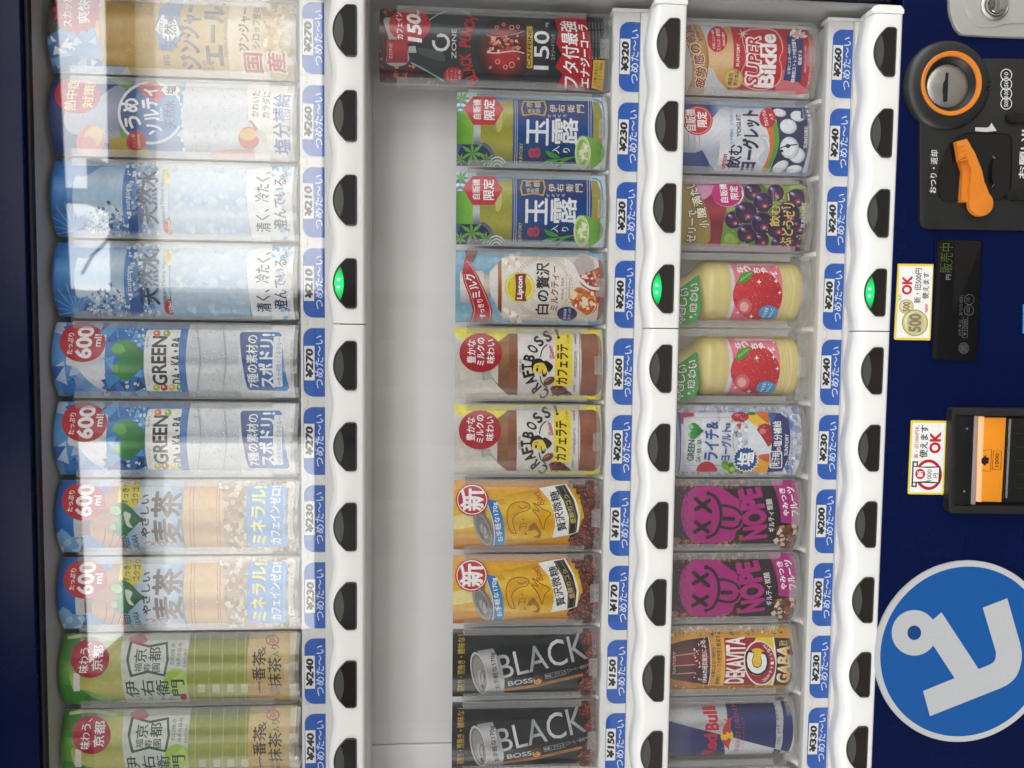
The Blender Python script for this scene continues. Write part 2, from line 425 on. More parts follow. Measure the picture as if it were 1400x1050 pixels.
        def flat_surf(u):                     # the sheet is a row of narrow facets; every mark lies parallel to its facet
            if not self.b: return 0.0
            k0 = max(0, min(n - 1, int((u + hw) / du))); ua = -hw + k0 * du; t = (u - ua) / du
            return self.surf(ua) * (1 - t) + self.surf(ua + du) * t
        def place(u, v, l): return (u, -flat_surf(u) - l, v)
        W3 = [place(p.x, p.y, p.z) for p in V]
        # make every printed face look outwards (towards -y)
        G, C2, ci = [], [], 0
        for f in Fs:
            cc = cols[ci:ci + len(f)]; ci += len(f)
            a = sum(V[f[i]].x * V[f[(i + 1) % len(f)]].y - V[f[(i + 1) % len(f)]].x * V[f[i]].y for i in range(len(f)))
            if a < 0: f, cc = f[::-1], cc[::-1]
            G.append(f); C2 += cc
        # the sheet itself, with thickness
        bc = hexc(back); n0 = len(W3); o = base or [(-hw, 0), (hw, 0), (hw, h), (-hw, h)]
        us = [-hw + 2 * hw * i / n for i in range(n + 1)]
        for u in us:
            W3 += [place(u, 0, 0), place(u, h, 0), place(u, 0, -thick), place(u, h, -thick)]
        for i in range(n):
            a, b = n0 + 4 * i, n0 + 4 * (i + 1)
            for q in ((a, b, b + 1, a + 1), (a + 2, a + 3, b + 3, b + 2), (a, a + 2, b + 2, b), (a + 1, b + 1, b + 3, a + 3)):
                G.append(list(q)); C2 += [bc] * 4
        for a in (n0, n0 + 4 * n):
            G.append([a, a + 1, a + 3, a + 2] if a == n0 else [a, a + 2, a + 3, a + 1]); C2 += [bc] * 4
        me = bpy.data.meshes.new(name); me.from_pydata(W3, [], G)
        ca = me.color_attributes.new('ink', 'FLOAT_COLOR', 'CORNER')
        flat = []
        for c in C2: flat += [c[0], c[1], c[2], 1.0]
        ca.data.foreach_set('color', flat)
        me.materials.append(m)
        if self.b:                            # normals follow the bulge
            for p in me.polygons: p.use_smooth = True
            me.normals_split_custom_set_from_vertices([Vector((p[0], -math.sqrt(max(1e-9, self.rad ** 2 - min(abs(p[0]), self.hw) ** 2)), 0)).normalized() for p in W3])
        return me
def spline(q, closed=True, n=5):
    out = []; N = len(q)
    rng = range(N) if closed else range(N - 1)
    g = (lambda i: q[i % N]) if closed else (lambda i: q[max(0, min(N - 1, i))])
    for i in rng:
        a, b, c, d = g(i - 1), g(i), g(i + 1), g(i + 2)
        for k in range(n):
            t = k / n
            out.append(tuple(0.5 * (2 * b[j] + (c[j] - a[j]) * t + (2 * a[j] - 5 * b[j] + 4 * c[j] - d[j]) * t * t + (3 * b[j] - a[j] - 3 * c[j] + d[j]) * t ** 3) for j in (0, 1)))
    if not closed: out.append(q[-1])
    return out
def make_glyphs():
    obs = []
    for key in GLYPHS:
        if GLYPHS[key]: continue
        c = bpy.data.curves.new('glyphs', 'FONT'); c.body = key[0]; c.offset = key[1]; c.resolution_u = 3; c.fill_mode = 'FRONT'
        o = bpy.data.objects.new('glyphs', c); COL.objects.link(o); obs.append((key, o))
    bpy.context.view_layer.update()
    dg = bpy.context.evaluated_depsgraph_get()
    for key, o in obs:
        me = o.evaluated_get(dg).to_mesh()
        GLYPHS[key] = ([(v.co.x, v.co.y) for v in me.vertices], [tuple(p.vertices) for p in me.polygons])
        o.evaluated_get(dg).to_mesh_clear()
    for key, o in obs:
        c = o.data; bpy.data.objects.remove(o); bpy.data.curves.remove(c)

# ------------------------------------------------------------------ the machine
PITCH = 0.076
ROWZ = [ZO, ZO - 0.298205, ZO - 0.507856]
def colx(i): return (4.5 - i) * PITCH
XR, XL = 0.392, -0.47
vm = empty('vending_machine', (0, 0, 0))
tag(vm, 'navy blue drinks vending machine with three rows of dark push buttons on white strips', 'vending machine')
YB = 0.072                                                   # back wall of the showcase
obj('cabinet', box(-0.60, 0.52, YB + 0.012, 0.62, 0.10, 1.86, 0.004), M['navy'], vm)
obj('base', box(-0.58, 0.50, 0.06, 0.60, 0.0, 0.10, 0.003), M['gasket'], vm)
zt = ZO + 0.2825; zb = ZO - 0.5250
# outer door skin: above, below and beside the window
obj('door_panel', box(-0.60, 0.52, 0.0, 0.0085, zt, 1.86, 0.001), M['navy'], vm)
obj('door_panel', box(-0.60, 0.52, 0.0015, YB + 0.012, 0.10, zb, 0.001), M['navy'], vm)
obj('door_panel', box(XR + 0.004, 0.52, 0.0, 0.020, zb + 0.0005, zt - 0.0005, 0.0015), M['navy'], vm)
obj('door_panel', box(-0.60, XL - 0.004, 0.0, 0.020, zb + 0.0005, zt - 0.0005, 0.0015), M['navy'], vm)
obj('gasket', box(XL, XR, 0.0060, 0.0122, zt - 0.0030, zt - 0.0003), M['gasket'], vm)
# showcase box
obj('showcase_ceiling', box(XL, XR, 0.0127, YB, zt - 0.002, zt + 0.012), M['grey'], vm)
obj('showcase_top_fill', box(-0.60, 0.52, 0.0090, YB + 0.011, zt + 0.0125, 1.855), M['gasket'], vm)
obj('showcase_side', box(XR, XR + 0.0035, 0.0205, YB, zb + 0.001, zt - 0.0035), M['grey'], vm)
obj('showcase_side_fill', box(XR + 0.004, 0.515, 0.0205, YB + 0.011, zb + 0.001, zt + 0.012), M['gasket'], vm)
obj('showcase_side', box(XL - 0.0035, XL, 0.0205, YB, zb + 0.001, zt - 0.0035), M['grey'], vm)
obj('showcase_side_fill', box(-0.595, XL - 0.004, 0.0205, YB + 0.011, zb + 0.001, zt + 0.012), M['gasket'], vm)
xs = at(560, 1018, YB)[0]
obj('back_panel', box(xs + 0.0012, XR, YB, YB + 0.006, zb, zt, 0.0008), M['back'], vm)
obj('back_panel', box(XL, xs, YB - 0.0015, YB + 0.006, zb, zt, 0.0008), M['back'], vm)
# price rails and ledges
TAGPX = [(414, 445, 500, 411), (846.5, 874.5, 80, 837.5), (1136, 1165.5, 85, 1131)]
YT = 0.026
RAIL = []
for j, (a, b, y, e) in enumerate(TAGPX):
    t1 = at(a, y, YT)[1]; t0 = at(b, y, YT)[1]; e1 = at(e, y, YT)[1]
    RAIL.append((t0, t1, e1))
    r = ROWZ[j]
    xr = XR - 0.012
    obj('price_rail', box(XL, xr, YT, YT + 0.010, t0 + 0.0004, e1, 0.0008), M['white_matte'], vm)
    obj('rail_lip', box(XL, xr - 0.001, YT - 0.0032, YT + 0.010, r - 0.012, t0, 0.0006), M['white_matte'], vm)
    obj('rail_end_cap', box(xr + 0.0003, xr + 0.0035, YT - 0.001, YT + 0.014, r - 0.010, e1 + 0.001, 0.0008), M['white_matte'], vm)
    obj('display_ledge', box(XL, xr, YT + 0.0102, YB - 0.0016, e1 - 0.013, e1 - 0.0035, 0.0006), M['white_matte'], vm)
    obj('shelf_underside', box(XL, XR - 0.0005, YT - 0.002, YB - 0.002, r - 0.0172, r - 0.0125, 0.0006), M['back'], vm)
    # white ridges between the columns
    for i in range(11):
        x = colx(i) + 0.002 + PITCH / 2
        if x > XR - 0.012: continue
        bm = bmesh.new(); zf, zr = e1 - 0.0036, e1 + 0.0075
        prof = [(-0.0042, zf), (0.0042, zf), (0.0016, zr), (-0.0016, zr)]
        f = [bm.verts.new((x + p[0], YT + 0.0105, min(p[1], e1 + 0.001))) for p in prof]
        g = [bm.verts.new((x + p[0], YT + 0.022, p[1])) for p in prof]; k = [bm.verts.new((x + p[0], YB - 0.0017, p[1])) for p in prof]
        for q, s in ((f, g), (g, k)):
            for n in range(4): bm.faces.new((q[n], q[(n + 1) % 4], s[(n + 1) % 4], s[n]))
        bm.faces.new(f[::-1]); bm.faces.new(k); bmesh.ops.recalc_face_normals(bm, faces=list(bm.faces))
        obj('column_ridge', bm, M['white_matte'], vm)
        # little clip that parts two price tags
        xt_ = colx(i) + PITCH / 2 + (0.0018, -0.0042, -0.003)[j]
        obj('tag_clip', box(xt_ - 0.003, xt_ + 0.003, YT - 0.0012, YT + 0.0005, t1 - 0.005, t1 - 0.0035, 0.0003), M['white_matte'], vm)
# button strips
def strip(x0, x1, r):
    bm = bmesh.new(); n = int((x1 - x0) / 0.0019); rings = []
    for k in range(n + 1):
        x = x0 + (x1 - x0) * k / n
        ph = ((x - colx(0)) / PITCH); c = 0.5 + 0.5 * math.cos(2 * math.pi * ph)
        z1 = 0.0136 + 0.0044 * c ** 0.85; z0 = -0.0178
        sec = [(0.022, z0), (0.0035, z0), (0.0016, z0 + .0005), (0.0005, z0 + .0016), (0, z0 + .0035), (0, -0.004), (0, z1 - .0082), (0.0003, z1 - .0062), (0.0011, z1 - .0043), (0.0026, z1 - .0026),
               (0.0050, z1 - .0012), (0.0085, z1 - .0004), (0.013, z1), (0.0225, z1)]
        rings.append([bm.verts.new((x, p[0], r + p[1])) for p in sec])
    for a, b in zip(rings, rings[1:]):
        for q in range(len(a)):
            s = (q + 1) % len(a); bm.faces.new((a[q], b[q], b[s], a[s]))
    bm.faces.new(rings[0]); bm.faces.new(rings[-1][::-1])
    bmesh.ops.recalc_face_normals(bm, faces=list(bm.faces)); return smooth(bm, 40)
SEAM = at(470, 443, 0)[0]
for r in ROWZ:
    obj('button_strip', strip(SEAM + 0.0005, 0.3775, r), M['white'], vm)
    obj('button_strip', strip(XL + 0.001, SEAM - 0.0005, r), M['white'], vm)
    obj('seam_liner', box(SEAM - 0.002, SEAM + 0.002, 0.0026, 0.021, r - 0.0172, r + 0.0050), M['gasket'], vm)
    cap = prism(rrect(0.3782, 0.3858, r - 0.0178, r + 0.0138, 0.003, 5, (0.0005, 0.0035, 0.006, 0.0005)), 0.0, 0.0215, 0.0015)
    obj('strip_end_cap', cap, M['white'], vm)
# buttons
RD, ZC = 26.6, 11 - 26.6
def dome(x, off=0): return ZC + math.sqrt((RD - off) ** 2 - x * x)
def bout(off):
    P = [(-19.9 + 0.0, -11 + off), (19.9, -11 + off)]
    for k in range(1, 5): a = R_(-90 + 90 * k / 4); P.append((20.2 + (3 - off) * math.cos(a), -8 + (3 - off) * math.sin(a)))
    P.append((23.2 - off, -2.6)); P.append((22.7 - off, -0.6)); P.append((21.6 - off, 0.6 - off * 0.3))
    for k in range(1, 18): x = (20.3 - off) * (1 - 2 * k / 18); P.append((x, dome(x, off)))
    P += [(-21.6 + off, 0.6 - off * 0.3), (-22.7 + off, -0.6), (-23.2 + off, -2.6)]
    for k in range(0, 4): a = R_(180 + 90 * k / 4); P.append((-20.2 + (3 - off) * math.cos(a), -8 + (3 - off) * math.sin(a)))
    return [(p[0] / 1000, p[1] / 1000) for p in P]
me_rim = bpy.data.meshes.new('button_rim'); b_ = frame(bout(0), bout(1.15), -0.0012, 0.003, 0.0003); b_.to_mesh(me_rim); me_rim.materials.append(M['bezel'])
me_face = bpy.data.meshes.new('button'); b_ = prism(bout(1.1), -0.0005, 0.003); b_.to_mesh(me_face); me_face.materials.append(M['button'])
def lens_pts():
    P = []
    for k in range(21): x = -15.6 + 31.2 * k / 20; P.append((x, dome(x, 1.5)))
    zt_ = dome(15.6, 1.5)
    for k in range(1, 20): x = 15.6 - 31.2 * k / 20; P.append((x, zt_ - 3.1 * (1 - (x / 15.6) ** 2)))
    return [(p[0] / 1000, p[1] / 1000) for p in P]
me_lens = bpy.data.meshes.new('button_lens'); b_ = prism(lens_pts(), -0.0009, 0.001, 0.0003); b_.to_mesh(me_lens); me_lens.materials.append(M['lens'])
me_lit = me_lens.copy(); me_lit.name = 'lit_lens'; me_lit.materials.clear(); me_lit.materials.append(M['lit'])
me_led = bpy.data.meshes.new('diode'); b_ = lathe_y(0, 0, [(0, -0.0004), (0.0012, -0.0002), (0.0015, 0.0004)], 16); b_.to_mesh(me_led); me_led.materials.append(M['led'])
for j, r in enumerate(ROWZ):
    for i in range(11):
        x = colx(i)
        if x < XL + 0.03: continue
        f = obj('button', me_face, None, vm, (x, 0, r))
        obj('button_rim', me_rim, None, f)
        lit = i == 3
        obj('lit_button_lens' if lit else 'button_lens', me_lit if lit else me_lens, None, f)
        if lit:
            for q in (-0.0035, 0.0035): obj('diode', me_led, None, f, (q, -0.0009, 0.0058))
# window panes, one for each row
for z0, z1 in ((ROWZ[0] + 0.010, zt - 0.0032), (ROWZ[1] + 0.010, ROWZ[0] - 0.0125), (ROWZ[2] + 0.010, ROWZ[1] - 0.0125)):
    obj('window_pane', box(XL, XR - 0.0004, 0.0105, 0.0125, z0, z1), M['pane'], vm)
# ------------------------------------------------------------------ drink display cards
HW, BUL, YC = 0.0352, 0.0115, 0.0392
CZ = [at(405, 543, YC)[1], at(826.5, 240, YC)[1], at(1105, 128, YC)[1]]
CH1 = at(80.5, 543, YC)[1] - CZ[0]; CH1B = at(76.5, 220, YC)[1] - CZ[0]
CH2 = at(624, 238, YC)[1] - CZ[1]; CH2G = at(519.5, 118, YC)[1] - CZ[1]
CH3 = (ZO - 0.300) - CZ[2]
def cx(i): return colx(i) + 0.002
def gx(*s): return ('g', 'x', list(s))
def gy(*s): return ('g', 'y', list(s))
def card_art(row, i, ox, oy, s, h, hw=HW, b=BUL, Y=YC): return Art(ox, oy, s, cx(i), CZ[row], hw, h, Y, b)
Zs = 380 / 1400

def art_ginger():
    A = card_art(0, 0, 60, 0, Zs, CH1B)
    A.R(-20, -80, 1320, 420, gx((0, '#e9d7a0'), (300, '#d9b45c'), (700, '#cfa548'), (1000, '#dcbd6a'), (1290, '#caa24c')))
    A.P([(-20, -80), (260, -80), (250, 140), (300, 240), (400, 330), (440, 420), (-20, 420)], gx((0, '#2d5d9a'), (250, '#7db2dd'), (450, '#b9d4ea')))
    A.P([(-20, -80), (150, -80), (110, 130), (-20, 210)], '#3a2a24')
    A.S(34, [(20, 200), (260, 180), (420, 340), (420, 400), (20, 400)], (14, 48), ('#6aa5d8', '#cfe2f2', '#3f7fc0', '#e8f1f8', '#8fbfe6'), seed=11, sides=3)
    A.star(170, 48, 128, '#bf2230', 16, 0.84)
    A.T('スカッと', 118, 55, 150, 48, '#ffffff', 0.02, rot=6); A.T('爽快', 200, 55, 120, 62, '#ffffff', 0.02, rot=6)
    A.drops(40, 330, -40, 640, 330, 12, '#c9a04a', '#f3dfa4')
    A.R(300, -60, 420, 330, gx((300, '#c69a3e'), (420, '#d8b158')))
    A.P([(560, 150), (590, 40), (660, -60), (720, -60), (690, 60), (690, 200), (640, 260), (590, 250)], '#4f86bf')
    A.P([(560, 150), (600, 70), (640, 130), (660, 90), (690, 170), (640, 220), (600, 190)], '#f4f7fa')
    A.T('SUNTORY', 592, 150, 105, 18, '#22396b'); A.T('天然水', 638, 150, 170, 62, '#22396b', 0.02)
    A.T('ジンジャー', 735, 165, 330, 112, '#3d3b38', 0.04, rot=0); A.T('エール!', 855, 155, 310, 100, '#3d3b38', 0.045)
    A.E(625, 300, 42, 44, '#c9a53c'); A.T('特製', 622, 305, 55, 34, '#4a3a14'); A.T('限定', 830, 335, 60, 60, '#b33a3c', 0.0)
    A.T('PREMIUM GINGER', 915, 180, 200, 16, '#8a7a50', 0)
    A.R(945, -60, 1290, 400, gx((945, '#ecdcae'), (1290, '#d8bc74')))
    A.S(90, [(1090, 20), (1270, 20), (1270, 290), (1120, 290)], (8, 26), ('#c79a3e', '#f1e2b4', '#8f6420', '#b4842c', '#fff4d4', '#d8b45c'), seed=4, sides=5, jag=0.3)
    A.T('ジンジャー', 1010, 145, 225, 58, '#5a4322', 0.03); A.T('シロップ使用', 1070, 135, 200, 42, '#5a4322', 0.02)
    for ch, x in (('国', 1058), ('産', 1172)):
        A.T(ch, x, 318, 112, 108, '#fbf4e4', 0.045); A.T(ch, x, 318, 96, 92, '#c0222c', 0.028)
    return A
def art_ume():
    A = card_art(0, 1, 60, 100, Zs, CH1B)
    A.R(-20, -30, 1320, 440, gx((0, '#1d3470'), (330, '#2a4688'), (420, '#3b5aa0'), (700, '#8fb3da'), (800, '#c8d3e0'), (1000, '#d4dae2'), (1100, '#ece8e0')))
    A.P([(10, -20), (330, -20), (420, 60), (440, 40), (400, -30)], '#c5363c'); A.P([(300, 0), (450, 0), (430, 90), (350, 40)], '#7fa832')
    A.P([(120, 170), (260, 130), (380, 60), (430, 140), (430, 300), (380, 370), (260, 330), (120, 290)], gx((120, '#b9bccb'), (430, '#8f97b4')), True)
    A.drops(26, 200, 110, 420, 340, 5, '#6f7796', '#dfe3ee')
    A.E(235, 345, 70, 85, '#e0715a', 20); A.E(250, 320, 45, 55, '#f0c060', 20); A.E(225, 365, 40, 46, '#e78a76', 0)
    A.P([(330, 330), (440, 300), (560, 420), (330, 430)], '#c9a93a'); A.P([(380, 260), (430, 250), (440, 320), (390, 330)], '#5f9a34')
    A.E(170, 108, 116, 96, '#c32633'); A.T('熱中症', 138, 108, 150, 58, '#ffeeb0', 0.02); A.T('対策!', 225, 108, 130, 56, '#ffeeb0', 0.02)
    A.E(540, 200, 168, 160, '#f2f4f6'); A.E(540, 200, 154, 146, gx((390, '#1c2f66'), (560, '#2f77c0'), (690, '#4f9ad6')))
    A.P([(480, 60), (560, 40), (620, 90), (580, 150), (500, 110)], '#c93540')
    A.T('うめ', 440, 200, 150, 84, '#ffffff', 0.04, rot=8); A.T('ソルティ', 540, 185, 230, 80, '#ffffff', 0.04, rot=10)
    A.T('SUNTORY', 592, 205, 70, 13, '#ffffff', 0); A.T('天然水', 635, 205, 140, 56, '#1c2c5c', 0.018)
    A.P([(590, 85), (615, 58), (665, 58), (690, 85), (665, 112), (615, 112)], '#f4f4f4'); A.T('塩', 640, 85, 44, 46, '#22305c', 0.02)
    A.E(466, 342, 50, 50, '#c32633'); A.T('クエン酸', 455, 342, 70, 20, '#fbe3a0', 0); A.T('1200mg', 480, 342, 66, 18, '#fbe3a0', 0)
    A.S(40, [(690, 20), (760, 20), (740, 400), (690, 400)], (10, 30), ('#5f9fd8', '#cfe2f2', '#3f86cc', '#e6eff6'), seed=8, sides=5, jag=.4)
    A.R(720, -20, 1040, 430, gy((0, '#b7c0cc'), (90, '#e4e8ee'), (220, '#cbd3de'), (300, '#eef1f5'), (420, '#b9c3d0')))
    A.drops(70, 740, 10, 1020, 400, 6, '#a8b3c2', '#f7f9fb'); A.P([(850, 405), (960, 385), (1060, 400), (1060, 430), (850, 430)], '#dfa08c', True)
    A.P([(1030, -20), (1320, -20), (1320, 430), (1070, 430), (1040, 260), (1025, 100)], '#f1eee6')
    A.T('かわいた', 1066, 155, 132, 40, '#454a55', 0.02); A.T('カラダに', 1120, 160, 132, 44, '#454a55', 0.02)
    A.T('塩分補給', 1197, 250, 300, 84, '#2d68ae', 0.022)
    A.E(1036, 328, 54, 56, '#d8543c'); A.E(1030, 310, 44, 30, '#e9b44c'); A.L([(1040, 240), (1080, 290), (1120, 350)], 12, '#9a6a3a'); A.E(1098, 318, 40, 20, '#d9d4c8', 50)
    return A
def art_water():
    A = card_art(0, 3, 60, 320, Zs, CH1B)
    A.R(0, 0, 1320, 440, gx((30, '#1f66b4'), (150, '#3c86cb'), (300, '#7db2de'), (430, '#8fbde4'), (700, '#b9d6ec'), (1000, '#dbe9f4'), (1270, '#f3f6f8')))
    A.P([(60, 120), (155, 125), (165, 310), (60, 305)], gy((120, '#2f76bd'), (180, '#5b9fda'), (240, '#3a82c8'), (310, '#2564a8')))
    for k in range(9): A.L([(165, 390), (165 - 150 * math.cos(R_(k * 20 - 10)), 390 - 150 * math.sin(R_(k * 20 - 10)))], 4, '#7fb4e2')
    A.P([(165, 130), (220, 120), (330, 55), (420, 40), (440, 40), (440, 410), (330, 400), (220, 320), (165, 310)], gy((60, '#8fbde4'), (150, '#cfe3f2'), (220, '#9cc6e8'), (300, '#d5e7f4'), (400, '#86b6e0')), True)
    A.S(260, [(200, 330), (330, 250), (430, 330), (430, 415), (220, 415)], (4, 15), ('#ffffff', '#d9e9f6', '#3f7fbe', '#7fb2de', '#2a66a8'), seed=3, sides=4, jag=.5)
    A.R(430, 30, 655, 415, gx((430, '#3f83c6'), (500, '#7fb3df'), (655, '#dcebf6')))
    A.S(330, [(430, 40), (600, 40), (560, 160), (480, 220), (560, 330), (600, 410), (430, 410)], (4, 15), ('#ffffff', '#e9f2f9', '#4f8fcc', '#2a5fa4', '#a9cdea'), seed=9, sides=4, jag=.5)
    A.P([(440, 335), (520, 280), (505, 400), (440, 410)], '#1d5aa4')
    A.T('suntory', 437, 225, 130, 30, '#e8f2fa', 0.02)
    A.T('天然水', 528, 222, 262, 104, '#1c2750', 0.024); A.T('Natural Mineral Water', 604, 228, 240, 20, '#2a3a66', 0)
    A.S(26, [(615, 70), (680, 70), (680, 150), (615, 150)], (8, 18), ('#f0dc5a', '#f6e98a', '#e2c63c'), seed=2)
    A.E(645, 368, 34, 40, '#c02a36'); A.T('550ml', 645, 368, 58, 24, '#ffffff', 0.02); A.P([(640, 330), (670, 300), (680, 350), (668, 390)], '#4f9a3c', True)
    A.R(662, 30, 1050, 415, gy((30, '#a9cbe6'), (90, '#e6f0f8'), (180, '#c4dcef'), (240, '#9dc3e4'), (300, '#d3e5f3'), (400, '#a3c6e4')))
    A.S(90, [(670, 60), (1040, 60), (1040, 400), (670, 400)], (6, 26), ('#cfe2f1', '#d9e8f4', '#c4dbee', '#cfe1f0'), seed=21, sides=7, jag=.3)
    A.P([(1030, 90), (1080, 75), (1320, 60), (1320, 430), (1060, 430)], '#f1f4f6')
    A.S(70, [(1150, 40), (1270, 40), (1250, 130), (1170, 160)], (6, 18), ('#8fbfe4', '#d2e6f4', '#5a9cd2', '#ffffff'), seed=5, sides=4, jag=.5)
    A.S(70, [(1150, 160), (1200, 160), (1200, 330), (1170, 430), (1250, 430), (1260, 380)], (6, 18), ('#8fbfe4', '#d2e6f4', '#5a9cd2', '#ffffff'), seed=6, sides=4, jag=.5)
    A.T('清く、冷たく、', 1105, 240, 300, 74, '#252d47', 0.014); A.T('澄んでいる。', 1192, 240, 275, 66, '#252d47', 0.014)
    return A
def art_sport():
    A = card_art(0, 4, 60, 435, Zs, CH1)
    A.R(0, 0, 1320, 430, gx((30, '#5fa8e0'), (120, '#4a8fd4'), (300, '#7f9fd0'), (360, '#3b86cc')))
    rd = random.Random(5)
    for k in range(60):
        x, y = rd.uniform(40, 380), rd.choice((rd.uniform(10, 60), rd.uniform(220, 400))); s = rd.uniform(30, 75); a = rd.uniform(0, 6.28)
        A.P([(x + s * math.cos(a + q), y + s * math.sin(a + q)) for q in (0, 2.0, 4.3)], rd.choice(('#3f7fc8', '#86b4e2', '#2d62b0', '#b9cdec', '#8d9fd4', '#5b98d8')))
    A.P([(110, 225), (160, 105), (230, 90), (330, 20), (370, 20), (370, 395), (330, 385), (230, 320), (165, 250)], gy((30, '#c3cdd8'), (120, '#f2f5f7'), (220, '#d5dde4'), (300, '#f4f6f8'), (390, '#b4c0cd')), True)
    A.L([(330, 370), (345, 330), (360, 385)], 6, '#a8b6c4')
    A.E(196, 122, 116, 99, '#c2202c'); A.T('たっぷり', 133, 128, 108, 30, '#ffffff', 0.02); A.T('600', 203, 122, 160, 82, '#ffffff', 0.035); A.T('ml!', 272, 112, 64, 38, '#ffffff', 0.02)
    A.R(335, 10, 535, 402, gx((335, '#2f80cb'), (430, '#2a74c0'), (535, '#1d5aa6')))
    for k in range(46):
        x, y = rd.uniform(330, 530), rd.uniform(15, 395); s = rd.uniform(20, 60); a = rd.uniform(0, 6.28)
        A.P([(x + s * math.cos(a + q), y + s * math.sin(a + q)) for q in (0, 1.8, 4.0)], rd.choice(('#1c4f98', '#3b93da', '#17407f', '#5fb0ea', '#2670bd')))
    A.S(90, [(400, 30), (530, 60), (520, 360), (380, 340), (440, 210)], (3, 11), ('#ffffff', '#d9ecf8', '#a9d3f0'), seed=4)
    A.heart(420, 208, 205, 195, gx((335, '#3fae3a'), (430, '#1f8a34'), (530, '#0f6a2c')), '#63b53c')
    A.R(518, 58, 716, 368, '#f4f4f0', 16); A.T('GREEN', 580, 215, 248, 76, '#262626', 0.03); A.T('DA・KA・RA', 667, 213, 236, 52, '#262626', 0.028)
    A.T('グリーン ダ・カ・ラ', 528, 300, 80, 10, '#3f8f3a', 0); A.T('7種の素材', 524, 122, 60, 12, '#3f8f3a', 0)
    for x, y, c in ((572, 77, '#e07a4a'), (622, 77, '#9cba3a'), (570, 349, '#b8c83c'), (608, 349, '#c8342e'), (648, 349, '#e2c84a'), (687, 349, '#6fae44')):
        A.E(x, y, 18, 17, c); A.E(x - 4, y - 4, 6, 6, '#f6eec0')
    A.P([(700, 10), (735, 30), (735, 380), (705, 402)], '#2a78c2')
    A.R(738, 10, 1320, 410, gy((10, '#b9c4ce'), (60, '#eef1f3'), (150, '#d2d9df'), (215, '#c2cad2'), (260, '#eef1f3'), (340, '#dfe4e8'), (400, '#b4bec8')))
    A.drops(95, 745, 20, 1000, 395, 6, '#b1bcc6', '#fbfcfd')
    for x in (775, 905): A.L([(x, 25), (x + 14, 210), (x, 395)], 4, '#b6c0c9', True)
    A.R(1000, 5, 1320, 420, gx((1000, '#e2e6e9'), (1290, '#f3f3f1')))
    A.P([(990, 80), (1000, 70), (1185, 70), (1200, 82), (1238, 352), (1228, 366), (1040, 362), (1028, 350)], gx((990, '#223f86'), (1240, '#2f86cc')))
    A.T('7種の素材の', 1050, 218, 262, 56, '#ffffff', 0.02, rot=1); A.T('スポドリ!', 1122, 215, 270, 78, '#ffffff', 0.035)
    A.R(1160, 92, 1206, 345, '#f2f5f7', 8); A.T('ー水分補給・ミネラルー', 1184, 218, 235, 28, '#2f74b8', 0)
    A.T('食物由来の植物素材・アミノ酸を配合', 1248, 215, 210, 11, '#4a82b8', 0)
    return A
